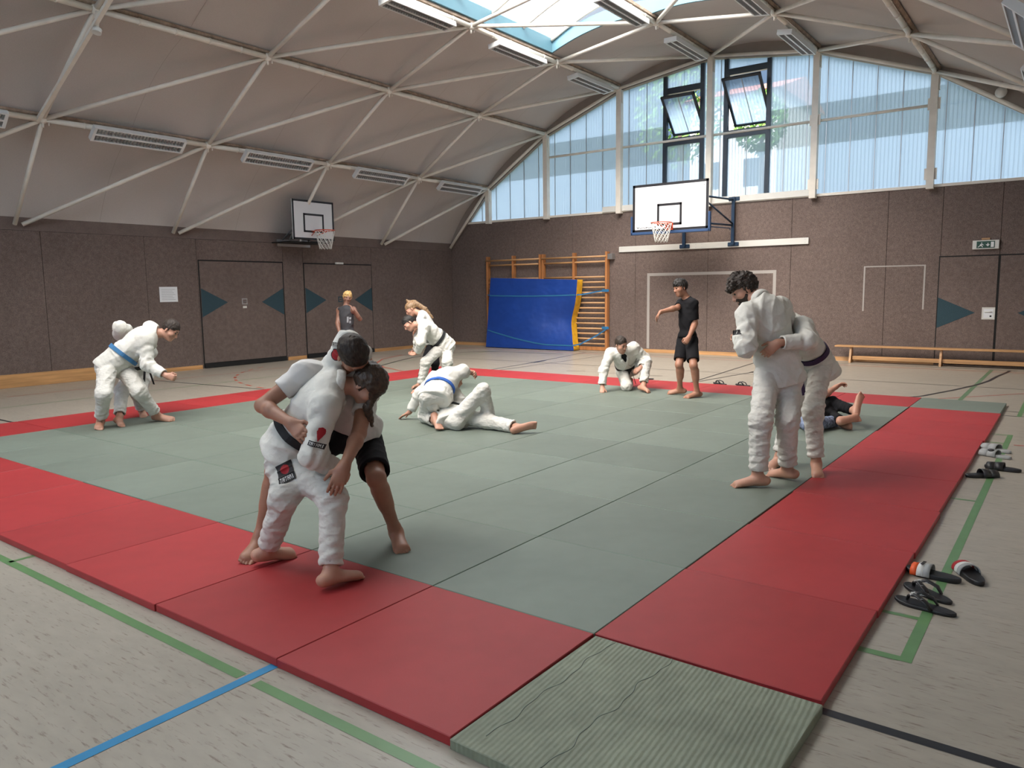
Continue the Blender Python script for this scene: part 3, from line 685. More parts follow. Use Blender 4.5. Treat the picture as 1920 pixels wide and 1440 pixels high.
for x in (-6.03, -4.83):
    f.b2((x-.035, YB-.13, 2.58), (x+.035, YB-.07, 3.66)); 
    for z in (2.595, 3.62): f.b2((x-.13, YB-.075, z-.045), (x+.13, YB-.045, z+.045), 0, .01)
    for z in (3.60, 3.02): f.tube([(x, YB-.1, z), (BX+(x-BX)*.7, BY+.05, z)], .022, 8)
    f.tube([(x, YB-.1, 3.05), (BX+(x-BX)*.75, BY+.2, 3.56)], .020, 8)
    f.b2((BX+(x-BX)*.7-.03, BY+.03, 2.95), (BX+(x-BX)*.7+.03, BY+.07, 3.7))
f.b2((-6.4, BY+.03, 3.5), (-5.0, BY+.06, 3.56)); f.b2((-6.4, BY+.03, 3.05), (-5.0, BY+.06, 3.11))
f.tube([(-4.98, BY+.05, 2.93), (-4.75, YB-.5, 2.93), (-4.75, YB-.5, 2.88)], .012, 6)
tag(f.build('swing_frame', M['steel_blue'], t), 'dark blue steel swing frame')
# smaller hoop, left wall
t = thing('basketball_hoop', 'small white backboard with orange hoop on the left wall above the doors', 'basketball hoop')
X0 = -12.70; y0, y1, z0, z1 = 8.23, 9.42, 2.82, 3.72
MB().b2((X0-.025, y0, z0), (X0, y1, z1), 0, .003).build('backboard', M['boardw'], t)
ln = MB(); L_ = .045
for a, b in (((y0, z0), (y1, z0+L_)), ((y0, z1-L_), (y1, z1)), ((y0, z0), (y0+L_, z1)), ((y1-L_, z0), (y1, z1))): ln.b2((X0, a[0], a[1]), (X0+.003, b[0], b[1]))
a0, a1, c0, c1 = 8.53, 9.12, 2.99, 3.42
for a, b in (((a0, c0), (a1, c0+.045)), ((a0, c1-.045), (a1, c1)), ((a0, c0), (a0+.045, c1)), ((a1-.045, c0), (a1, c1))): ln.b2((X0, a[0], a[1]), (X0+.004, b[0], b[1]))
ln.build('board_line', M['linek'], t)
rc = (X0+.38, 8.825, 3.02); tag(rim(rc, .225, (-1, 0, 0)).build('rim', M['rim'], t), 'orange rim'); net(rc, .225).build('net', M['net'], t)
f = MB()
for y in (8.45, 9.2):
    f.b2((XL+.0, y-.03, 2.78), (X0-.02, y+.03, 2.83)); f.tube([(XL+.1, y, 2.84), (X0-.05, y, 3.25)], .018, 8); f.b2((X0-.06, y-.025, 2.8), (X0-.025, y+.025, 3.55))
f.b2((XL, 8.35, 2.70), (XL+.03, 9.3, 2.86)); f.build('bracket', M['metal'], t)
pl = MB().b2((XL+.02, 8.2, 2.76), (X0-.06, 9.3, 2.785), 0, .004); tag(pl.build('base_plate', M['gap'], t), 'black carrier plate')
# emergency exit sign
t = thing('exit_sign', 'lit green and white emergency exit sign over the door on the far wall', 'sign')
sx, szz = .165, 2.36
MB().b2((sx-.22, YB-.07, szz-.085), (sx+.22, YB-.002, szz+.085), 0, .006).build('housing', M['plastic_w'], t)
MB().b2((sx-.15, YB-.074, szz-.065), (sx+.15, YB-.070, szz+.065)).build('sign_face', M['exitg'], t)
s_ = MB(); Y_ = YB-.0755; W_ = lambda *p: [(sx+a, Y_, szz+b) for a, b in p]
s_.poly(W_((.085, -.05), (.135, -.05), (.135, .05), (.085, .05)), (0, .001, 0))                        # door
s_.poly(W_((.02, -.006), (.045, -.006), (.045, .035), (.055, .035), (.055, -.006), (.075, -.006), (.05, -.04)) if 0 else W_((.0, .004), (.03, .004), (.03, .03), (.044, .03), (.044, .004), (.07, .004), (.037, -.035)), (0, .001, 0))   # arrow down
s_.poly(W_((-.075, .022), (-.058, .022), (-.058, .04), (-.075, .04)), (0, .001, 0))                    # head
s_.poly(W_((-.10, -.01), (-.085, .012), (-.05, .012), (-.03, -.006), (-.038, -.013), (-.055, -.0), (-.066, -.018), (-.045, -.03), (-.045, -.05), (-.057, -.05), (-.058, -.036), (-.085, -.022), (-.12, -.05), (-.13, -.042), (-.09, -.008)), (0, .001, 0))
s_.build('running_figure', M['white_logo'], t)
MB().b2((.09, YB-.05, 2.452), (.23, YB-.002, 2.49), 0, .003).build('conduit_box', M['wood'], t)
t = thing('notice', 'white paper notice pinned on the left wall', 'paper')
MB().b2((XL+.001, 5.43, 1.455), (XL+.004, 5.82, 1.765)).build('sheet', M['paper'], t)
pr = MB()
for k in range(7): pr.b2((XL+.0042, 5.47, 1.50+k*.035), (XL+.0048, 5.77-.03*(k % 3), 1.506+k*.035))
pr.build('print', M['print'], t)
# wall bars
for x0, x1, lb in ((-12.06, -10.16, 'left orange beech wall bars, mostly hidden by the blue crash mat'), (-10.14, -8.09, 'right orange beech wall bars with free rungs beside the blue crash mat')):
    t = thing('wall_bars', lb, 'wall bars', group='gymnastic wall bars on the far wall')
    xm = (x0+x1)/2+(.0)
    for x in (x0+.035, xm, x1-.035): MB().b2((x-.03, YB-.17, .0), (x+.03, YB-.03, 2.56), 0, .006).build('upright', M['woodz'], t)
    for j, z in enumerate([2.44, 2.31]+[1.92-.134*q for q in range(14)]):
        yy = YB-.19 if j < 1 else YB-.12
        MB().tube([(x0+.02, yy, z), (x1-.02, yy, z)], .019, 8, flat=(1, 1.2)).build('rung', M['wood'], t)
    MB().b2((x0+.06, YB-.13, .01), (x1-.06, YB-.09, .10)).build('foot_rail', M['woodz'], t)
MB().b2((-8.09, YB-.16, 2.36), (-7.95, YB-.0, 2.50), 0, .004).build('wall_bracket', M['metal'], t)
# crash mat leaning on the bars
t = thing('crash_mat', 'large blue crash mat with yellow edge strapped against the wall bars', 'mat')
NXg, NZg = 24, 24
def cm(s, q):                                        # s across 0..1, q height 0..1
    xr = -8.93+.12*q-.20*math.exp(-((q-.42)/.22)**2)*1.0+.06*math.exp(-((q-.0)/.1)**2)
    xl = -11.80+.13*q; x = xl+(xr-xl)*s; z = .015+(1.94-.10*s)*q
    y = 14.02+.10*q+.10*math.exp(-((s-.97)/.25)**2)*math.exp(-((q-.42)/.25)**2)*2.0-.05*math.sin(PI*s)*math.sin(PI*q); return Vector((x, y, z))
vs = [cm(i/NXg, j/NZg) for j in range(NZg+1) for i in range(NXg+1)]
w1 = NXg+1
fr_ = [(j*w1+i, j*w1+i+1, (j+1)*w1+i+1, (j+1)*w1+i) for j in range(NZg) for i in range(NXg)]
TH = .22
g = MB().add(vs, fr_, 0, True); g.add([v+Vector((.03, TH, 0)) for v in vs], [f_[::-1] for f_ in fr_], 0, True); g.build('cover', M['crash'], t)
bd = [(i, 0) for i in range(NXg)]+[(NXg, j) for j in range(NZg)]+[(NXg-i, NZg) for i in range(NXg)]+[(0, NZg-j) for j in range(NZg)]
vs2 = []
for i, j in bd: p = vs[j*w1+i]; vs2 += [p, p+Vector((.03, TH, 0))]
n_ = len(bd); e_ = MB().add(vs2, [(2*k, 2*k+1, (2*k+3) % (2*n_), (2*k+2) % (2*n_)) for k in range(n_)], 0, True)
tag(e_.build('edge_band', M['crash_y'], t), 'yellow edge band')
def ribbon(pts, wd, m, name, par, lab=None, up=Vector((0, 0, 1)), th=.004):
    P = [Vector(p) for p in pts]; mb = MB(); vs = []
    for i, p in enumerate(P):
        d_ = (P[min(i+1, len(P)-1)]-P[max(i-1, 0)]).normalized(); s_ = d_.cross(up).normalized(); u_ = s_.cross(d_).normalized()
        for a, b in ((-1, -1), (1, -1), (1, 1), (-1, 1)): vs.append(p+u_*wd/2*a+s_*th/2*b)
    fs = [(4*i+k, 4*i+(k+1) % 4, 4*i+4+(k+1) % 4, 4*i+4+k) for i in range(len(P)-1) for k in range(4)]+[(3, 2, 1, 0), tuple(4*(len(P)-1)+k for k in range(4))]
    mb.add(vs, fs, 0); o_ = mb.build(name, m, par); 
    if lab: tag(o_, lab)
    return o_
def onmat(s, z): v = cm(s, (z-.015)/1.9); return (v.x, v.y-.008, z)
s1 = tag(ribbon([(-11.95, YB-.2, 1.48), (-11.85, 14.2, 1.48)]+[onmat(s, 1.46-.02*math.sin(PI*s)) for s in np.linspace(.01, .99, 14)]+[(-8.72, 14.2, 1.47), (-8.4, YB-.24, 1.53), (-8.02, YB-.19, 1.58)], .035, M['strap'], 'tie_strap', None), 'light blue strap tied around the upper part of the blue crash mat', 'strap')
s2 = tag(ribbon([(-11.95, YB-.2, .52), (-11.87, 14.2, .50)]+[onmat(s, .14+.36*max(0, 1-s/.72)**1.3) for s in np.linspace(.01, .99, 18)]+[(-8.75, 14.15, .18), (-8.4, YB-.24, .38), (-8.02, YB-.19, .62)], .035, M['strap'], 'tie_strap', None), 'light blue strap sagging around the lower part of the blue crash mat', 'strap')
for s_, z in ((s1, 1.58), (s2, .62)): MB().b2((-8.22, YB-.215, z-.05), (-8.02, YB-.195, z+.02), 0, .004).build('buckle', M['strap'], s_)
# bench
t = thing('gym_bench', 'long low beech gym bench standing along the far wall in front of the right door', 'bench', (0, 14.25, 0))
MB().b2((-2.43, -.13, .325), (1.58, .13, .36), 0, .008).build('seat', M['wood'], t)
for x in (-2.12, -.45, 1.2):
    l_ = MB().poly([(x-.02, -.13, .0), (x-.02, .13, .0), (x-.02, .12, .05), (x-.02, .055, .32), (x-.02, -.055, .32), (x-.02, -.12, .05)], (.04, 0, 0)); l_.build('leg', M['wood'], t)
MB().b2((-2.09, -.05, .06), (1.18, .05, .14), 0, .008).build('balance_beam', M['wood'], t)
# ================================================================== FOOTWEAR
def outline(L, Wd, n=28):
    pts = []
    for k in range(n):
        a = 2*PI*k/n; c, s = math.cos(a), math.sin(a); x = L/2*c
        wv = Wd/2*(1.0+.12*c-.16*math.exp(-((c+.1)/.35)**2)); pts.append((x, wv*s*(abs(s)**-.15 if abs(s) > .05 else 1)))
    return pts
def sole(mb, L, Wd, th, toe=.012):
    o_ = outline(L, Wd); n = len(o_); vs = []
    for lv, sc_ in ((0, .95), (.3, 1), (.85, 1), (1, .96)):
        for x, y in o_: vs.append((x*sc_, y*sc_, lv*th+toe*max(0, x/L*2-.4)**2*2))
    fs = [(r_*n+k, r_*n+(k+1) % n, (r_+1)*n+(k+1) % n, (r_+1)*n+k) for r_ in range(3) for k in range(n)]; mb.add(vs, fs, 0, True)
    b = len(mb.v)-len(vs); mb.f += [tuple(b+k for k in range(n))[::-1], tuple(b+3*n+k for k in range(n))]; mb.m += [0, 0]; mb.sm += [False, False]; return mb
def slide(name, lb, loc, rz, L=.28, Wd=.105, msole='rubber', band=('rubber',), group=None, bx=.055, bl=.10, cat='slide sandal'):
    t = thing(name, lb, cat, loc, rz, group); sole(MB(), L, Wd, .028).build('sole', M[msole], t)
    nb = len(band)
    for q, mname in enumerate(band):
        a0 = bx-bl/2+bl*q/nb; a1 = bx-bl/2+bl*(q+1)/nb; vs = []; n = 12
        for k in range(n+1):
            a = PI*k/n; h = .012+.055*math.sin(a)**.8; wv = (Wd/2+.004)*math.cos(a)
            for x in (a0, a1): hh = h*(1-.18*(x-bx)/bl); vs += [(x, wv, hh), (x, wv*.93, hh-.005)]
        fs = []
        for k in range(n): b = 4*k; fs += [(b, b+2, b+6, b+4), (b+1, b+5, b+7, b+3), (b, b+4, b+5, b+1), (b+2, b+3, b+7, b+6)]
        fs += [(0, 1, 3, 2), (4*n, 4*n+2, 4*n+3, 4*n+1)]
        MB().add(vs, fs, 0, True).build('strap', M[mname], t)
    return t
def flip(lb, loc, rz, L=.275, white=False, group=None, th=.018):
    t = thing('flip_flop', lb, 'flip-flop', loc, rz, group); sole(MB(), L, .10, th).build('sole', M['rubber'], t)
    for s in (-1, 1):
        P = [(.085, 0, th+.004), (.075, s*.006, th+.030), (.03, s*.03, th+.048), (-.02, s*.045, th+.03), (-.045, s*.047, th-.004)]
        MB().tube(P, [.008, .013, .016, .017, .012], 8, flat=(1, .45)).build('strap', M['rubber'], t)
        if white:
            w_ = MB()
            for q in range(6): f_ = .15+.11*q; a = Vector(P[1]).lerp(Vector(P[3]), f_); w_.box(a+Vector((0, s*.004, .0095)), (.013, .024, .008), Matrix.Rotation(.5*s+.4*(q % 2), 3, 'Z'))
            for q in range(5): w_.box((.10-.0*q, -.03+.012*q, th+.001), (.018, .007, .003)) 
            w_.build('white_print', M['white_sh'], t)
    MB().sphere((.085, 0, th+.003), (.008, .008, .004)).build('toe_post', M['rubber'], t)
    return t
R_ = math.radians
g = 'sandals left on the floor beside the right edge of the mats'
a = slide('slide_sandal', 'black slide sandal with orange and white strap touching the red mat', (1.135, 1.745, 0), R_(172), band=('rubber_g', 'white_sh', 'orange'), group=g)
nm = MB()
for k, (x0, x1) in enumerate(((0, .012), (.016, .03), (.034, .046))): nm.box((.052, -.024+.022*k, .0705), (.016, .012, .003))
nm.build('strap_print', M['black_logo'], a)
a = slide('slide_sandal', 'black slide sandal with pale strap lying askew beyond the orange strapped one', (1.30, 1.86, 0), R_(117), band=('rubber_g', 'white_sh', 'red_logo'), group=g, bl=.11)
flip('black flip-flop with white pattern, the farther of the patterned pair', (1.15, 1.45, 0), R_(149), white=True, group=g)
flip('black flip-flop with white pattern, nearest the camera', (1.165, 1.262, 0), R_(168), white=True, group=g, L=.29)
slide('slide_sandal', 'pale grey sandal, farthest from the camera of the shoes by the right mat edge', (1.135, 5.70, 0), R_(150), msole='rubber_g', band=('rubber_g', 'rubber_g'), group=g, bl=.15)
a = slide('slide_sandal', 'pale grey sandal with a round black badge', (1.15, 5.40, 0), R_(155), msole='rubber_g', band=('rubber_g', 'rubber_g'), group=g, bl=.15)
MB().sphere((.03, .02, .062), (.033, .026, .014)).build('badge', M['rubber'], a)
slide('slide_sandal', 'plain black slide sandal lying farther out on the green floor line', (1.245, 4.83, 0), R_(172), group=g, band=('rubber', 'rubber'), bl=.13)
slide('slide_sandal', 'plain black slide sandal close to the red mat with its toe pointing outwards', (1.12, 4.46, 0), R_(35), group=g, band=('rubber', 'rubber'), bl=.13, L=.26)
g = 'flip-flops behind the far red mats'
flip('black flip-flop behind the far red mats, nearer the man in shorts', (-3.05, 9.30, 0), R_(160), group=g)
flip('black flip-flop behind the far red mats, nearer the tall bearded man', (-2.66, 9.30, 0), R_(165), group=g)
flip('lone black flip-flop behind the far red mats beside the kneeling man', (-4.42, 9.32, 0), R_(200), group=g)
# ================================================================== OUTSIDE
tag(MB().b2((-60, -60, -1.2), (60, 90, -1.0)).build('ground_outside', M['grass']), kind='structure')
def tree(x, y, h, r_, lb, sd):
    q = random.Random(sd); t = thing('tree', lb, 'tree', (x, y, -1), 0, 'trees outside the far windows'); MB().tube([(0, 0, 0), (.1, 0, h*.5), (0, .1, h*.85)], [.18, .13, .06], 8).build('trunk', M['bark'], t)
    mb = MB()
    for k in range(1100):
        a = q.uniform(0, 2*PI); u = q.uniform(-1, 1); rr = r_*q.uniform(.45, 1.0)**.5; c = Vector((rr*math.sqrt(1-u*u)*math.cos(a), rr*math.sqrt(1-u*u)*math.sin(a), h*.75+rr*u*1.2)); s_ = q.uniform(.08, .17)
        n = Vector((q.gauss(0, 1), q.gauss(0, 1), q.gauss(0, 1))).normalized(); b_ = n.orthogonal().normalized(); d_ = n.cross(b_)
        mb.add([c-b_*s_, c-d_*s_*.45, c+b_*s_, c+d_*s_*.45], [(0, 1, 2, 3)])
    mb.build('foliage', M['leaf'], t)
tree(-11.0, 25, 12.2, 1.7, 'leafy tree seen through the left open gable window', 1); tree(-8.55, 27, 11.8, 1.0, 'green treetop seen low through the right open gable window', 2)
t = thing('house', 'pale house with red tiled roof seen through the right open gable window', 'house', (-14.5, 40, -1))
MB().b2((-2.6, 0, 0), (2.4, 8, 13.2)).build('wall', M['render_w'], t); MB().poly([(-2.9, -.5, 13.2), (-2.9, 8.5, 13.2), (-2.9, 4, 14.6)], (5.6, 0, 0)).build('roof', M['rooftile'], t)
wn = MB()
for i in range(2):
    for k in range(3): wn.b2((-1.8+i*2.4, -.03, 2.2+k*3), (-.8+i*2.4, 0, 3.7+k*3))
wn.build('window', M['gap'], t)
# ================================================================== PEOPLE
# bodies and clothes are blended implicit volumes (tapered limbs and ellipsoids, smoothly joined), skinned with surface nets
def V(*a): return np.array(a, float)
def nrm(v): return v/(np.linalg.norm(v)+1e-9)
def cap(a, b, ra, rb=None, flat=None, k=.03):
    a, b = np.array(a, float), np.array(b, float); return ('c', a, b, ra, ra if rb is None else rb, flat, k)
def ell(c, ax, r, k=.03): return ('e', np.array(c, float), np.array(ax, float), np.array(r, float), k)
def pdist(p, P):
    if p[0] == 'c':
        _, a, b, ra, rb, flat, k = p
        ab = b-a; L2 = ab@ab+1e-12; q = P-a; t = np.clip((q@ab)/L2, 0, 1); q = q-t[:, None]*ab
        if flat is not None:
            n, f = flat; q = q+np.outer(q@n, n)*(f-1)
        return np.sqrt((q*q).sum(1))-(ra+(rb-ra)*t)
    _, c, ax, r, k = p
    q = (P-c)@ax.T; k0 = np.sqrt(((q/r)**2).sum(1)); k1 = np.sqrt(((q/r**2)**2).sum(1))+1e-9; return k0*(k0-1)/k1
def bbox(p):
    if p[0] == 'c': r = max(p[3], p[4]); return np.minimum(p[1], p[2])-r, np.maximum(p[1], p[2])+r
    r = p[3].max(); return p[1]-r, p[1]+r
def union(prims, P):
    d = np.full(len(P), 1e3)
    for p in prims:
        k = p[-1]; lo, hi = bbox(p); m = np.all((P > lo-.12) & (P < hi+.12), 1)
        if not m.any(): continue
        e = pdist(p, P[m]); dm = d[m]; h = np.clip(.5+.5*(dm-e)/k, 0, 1); d[m] = dm*(1-h)+e*h-k*h*(1-h)
    return np.minimum(d, .12)
def surface(fn, lo, hi, h):
    lo = np.floor(np.array(lo)/h)*h-2*h; n = np.ceil((np.array(hi)-lo)/h).astype(int)+3; B = 8; n = ((n+B-1)//B)*B+1
    nb = (n-1)//B; bc = np.stack(np.meshgrid(*[np.arange(q) for q in nb], indexing='ij'), -1).reshape(-1, 3)
    d = fn(lo+(bc+.5)*B*h); act = bc[np.abs(d) < B*h*.95+.012]
    F = np.full(n, .12, np.float32)
    g = np.stack(np.meshgrid(*[np.arange(B+1)]*3, indexing='ij'), -1).reshape(-1, 3)
    # inside blocks get negative fill
    for s in range(0, len(bc), 4096):
        q = bc[s:s+4096][d[s:s+4096] < 0]
        if len(q): I = (q[:, None]*B+g[None]).reshape(-1, 3); F[I[:, 0], I[:, 1], I[:, 2]] = -.12
    for s in range(0, len(act), 300):
        I = (act[s:s+300][:, None]*B+g[None]).reshape(-1, 3); F[I[:, 0], I[:, 1], I[:, 2]] = fn(lo+I*h)
    ins = F < 0
    c = [F[i:n[0]-1+i, j:n[1]-1+j, k:n[2]-1+k] for i in (0, 1) for j in (0, 1) for k in (0, 1)]
    cnt = sum((q < 0).astype(np.int8) for q in c); cell = np.argwhere((cnt > 0) & (cnt < 8))
    if len(cell) == 0: return np.zeros((0, 3)), []
    acc = np.zeros((len(cell), 3)); w_ = np.zeros(len(cell))
    cs = np.array([(i, j, k) for i in (0, 1) for j in (0, 1) for k in (0, 1)])
    val = np.stack([F[cell[:, 0]+a, cell[:, 1]+b, cell[:, 2]+e] for a, b, e in cs], 1)
    for a in range(8):
        for b in range(a+1, 8):
            if np.abs(cs[a]-cs[b]).sum() != 1: continue
            m = (val[:, a] < 0) != (val[:, b] < 0)
            if not m.any(): continue
            t = val[m, a]/(val[m, a]-val[m, b]); acc[m] += cs[a]+(cs[b]-cs[a])*t[:, None]; w_[m] += 1
    vs = lo+(cell+acc/w_[:, None])*h
    idx = np.full(n, -1, np.int32); idx[cell[:, 0], cell[:, 1], cell[:, 2]] = np.arange(len(cell)); fs = []
    for ax in range(3):
        o1, o2 = [(1, 2), (2, 0), (0, 1)][ax]; sl = [slice(0, -1)]*3; s2 = [slice(0, -1)]*3; s2[ax] = slice(1, None)
        A = ins[tuple(sl)]; Bq = ins[tuple(s2)]; E = np.argwhere(A != Bq); E = E[(E[:, o1] > 0) & (E[:, o2] > 0)]
        u = np.zeros(3, int); u[o1] = 1; v = np.zeros(3, int); v[o2] = 1
        q = [idx[tuple(x.T)] for x in (E, E-u, E-u-v, E-v)]; f = np.stack(q, 1); fl_ = ~A[tuple(E.T)]; f[fl_] = f[fl_][:, ::-1]
        fs.append(f[(f >= 0).all(1)])
    return vs, np.concatenate(fs)
def to_mesh(name, vs, fs, mat_, parent, smooth_it=1):
    for _ in range(smooth_it):                                       # light relax
        acc = np.zeros_like(vs); cn = np.zeros(len(vs))
        for a, b in ((0, 1), (1, 2), (2, 3), (3, 0)):
            np.add.at(acc, fs[:, a], vs[fs[:, b]]); np.add.at(cn, fs[:, a], 1); np.add.at(acc, fs[:, b], vs[fs[:, a]]); np.add.at(cn, fs[:, b], 1)
        vs = vs*.6+.4*acc/np.maximum(cn, 1)[:, None]
    pl = np.array(parent.location) if parent is not None else np.zeros(3)
    me = bpy.data.meshes.new(name); me.vertices.add(len(vs)); me.vertices.foreach_set('co', (vs-pl).astype(np.float32).ravel())
    me.loops.add(fs.size); me.loops.foreach_set('vertex_index', fs.astype(np.int32).ravel()); me.polygons.add(len(fs)); me.polygons.foreach_set('loop_start', np.arange(0, fs.size, 4, dtype=np.int32))
    try: me.polygons.foreach_set('loop_total', np.full(len(fs), 4, np.int32))
    except Exception: pass
    me.polygons.foreach_set('use_smooth', np.ones(len(fs), bool)); me.update(calc_edges=True); me.validate(); return link(name, me, parent, mat_)
def wrinkle(P, seed, amp, f=1.0):
    """soft ridged drapery folds, domain warped"""
    s = seed; x, y, z = P[:, 0]*f, P[:, 1]*f, P[:, 2]*f
    wx = .035*np.sin(9*z+s)+.02*np.sin(17*y+2*s); wz = .04*np.sin(8*x+1.7*s)+.02*np.sin(15*y+s)
    c1, s1 = math.cos(s), math.sin(s)
    u = (x+wx)*c1*.8+(z+wz)*1.0+y*s1*.8; v = (x+wx)*.9-(z+wz)*.55+y*.6*c1
    r1 = 1-np.abs(np.sin(27*u+1.5*np.sin(11*v+s))); r2 = 1-np.abs(np.sin(36*v+s*3+1.3*np.sin(14*u)))
    m1 = .5+.5*np.sin(10*x+6*z+s*2.3); m2 = .5+.5*np.sin(9*y-8*z+s*1.3)
    return amp*((r1**1.6)*m1+(r2**1.8)*m2*.8-.45)
def cloth(parts, P, k=.035, disp=0):
    """parts = [(prims, cuts, holes)], each clipped by its own planes, then blended"""
    d = None
    for prims, cuts, holes in parts:
        e = union(prims, P)-disp
        for c, n in cuts: e = np.maximum(e, halfspace(P, c, n))
        if holes: e = np.maximum(e, -union(holes, P))
        if d is None: d = e
        else: h = np.clip(.5+.5*(d-e)/k, 0, 1); d = d*(1-h)+e*h-k*h*(1-h)
    return d
def frame_of(J):
    up = nrm(J['nk']-J['pel']); left = nrm(J['Ls']-J['Rs']); left = nrm(left-up*(left@up)); fw = np.cross(left, up); return left, fw, up
def hframe(J):
    up = nrm(J['nk']-J['pel']); left = nrm(J['Lh']-J['Rh']); left = nrm(left-up*(left@up)); fw = np.cross(left, up); return left, fw, up
def foot_prims(an, to, kn, s, bare=True):
    """an ankle, to ball of the foot, kn knee"""
    t = nrm(to-an); u = kn-an; u = nrm(u-t*(u@t)); 
    tt = nrm((to-u*.0)-(an-u*.055*s)); side = np.cross(t, u); fl_ = (u, 1.35)
    he = an-t*.032*s-u*.058*s; out = []
    out.append(cap(an+u*.02, an-u*.02*s, .036*s, .036*s)); out.append(cap(he, an-u*.035*s, .034*s, .034*s)); ba = to+u*.0
    out.append(cap(an-u*.01*s+t*.01, ba+side*.012*s, .034*s, .026*s, fl_)); out.append(cap(he, ba-side*.018*s, .030*s, .026*s, fl_)); out.append(cap(an-u*.02*s, ba-side*.0*s+u*.006, .030*s, .024*s, fl_)); out.append(cap(he, ba+side*.022*s, .030*s, .025*s, fl_))
    return out, t, u, side
def toes(an, to, kn, s, lr):
    _, t, u, side = foot_prims(an, to, kn, s); sg = 1 if lr == 'R' else -1   # side = t x u points right of the walker
    out = []
    for q, (o, L, r) in enumerate(((-.034, .054, .0135), (-.0105, .052, .0090), (.0075, .048, .0085), (.0245, .042, .0082), (.0405, .034, .0078))):
        b = to+side*sg*o*s-t*.004*s-u*.005*s; out.append(cap(b, b+t*L*s*.6+u*.004*s, r*s*1.05, r*s, None, .004)); out.append(cap(b+t*L*s*.6+u*.004*s, b+t*L*s-u*.003*s, r*s, r*s*1.05, None, .003))
    return out
def hand_prims(wr, ha, n, lr, curl, s):
    """wrist, knuckle centre, palm normal, curl 0 straight .. 1 fist"""
    d = nrm(ha-wr); n = nrm(n-d*(n@d)); th = nrm(np.cross(n, d)) if lr == 'L' else nrm(np.cross(d, n)); fl_ = (n, 1.7)
    out = [cap(wr, wr+d*.02*s, .027*s, .028*s, (n, 1.25)), cap(wr+d*.02*s+th*.012*s, ha+th*.022*s-d*.006*s, .024*s, .020*s, fl_, .02), cap(wr+d*.02*s-th*.010*s, ha-th*.022*s-d*.010*s, .024*s, .019*s, fl_, .02), cap(wr+d*.03*s, ha-d*.005*s, .026*s, .022*s, fl_, .02)]
    for q, (o, L) in enumerate(((.030, .072), (.010, .080), (-.010, .074), (-.029, .058))):
        b = ha+th*o*s-d*.004*s; a = curl*1.25*(1+.06*q)+.12; ang = 0; p = b; r = .0088*s*(1 if q < 3 else .88)
        sp = th*(o*.9)
        for sg, l in enumerate((.45, .32, .25)):
            ang += a*(.62, 1.0, .62)[sg]; dd = nrm(d*math.cos(ang)+n*math.sin(ang)+sp*(1.6*(1-curl))); q2 = p+dd*L*l*s; out.append(cap(p, q2, r*(1-.06*sg), r*(.94-.06*sg), None, .006)); p = q2
    b = wr+d*.030*s+th*.026*s; td = nrm(th*.75+d*.65+n*.25); p2 = b+td*.036*s; td2 = nrm(th*(.35-.5*curl)+d*.8+n*(.25+.5*curl)); out.append(cap(b-td*.015*s, p2, .014*s, .011*s, None, .012)); out.append(cap(p2, p2+td2*.030*s, .011*s, .0095*s, None, .008)); out.append(cap(p2+td2*.030*s, p2+nrm(td2+n*.3*curl)*.052*s, .0095*s, .0085*s, None, .006))
    return out
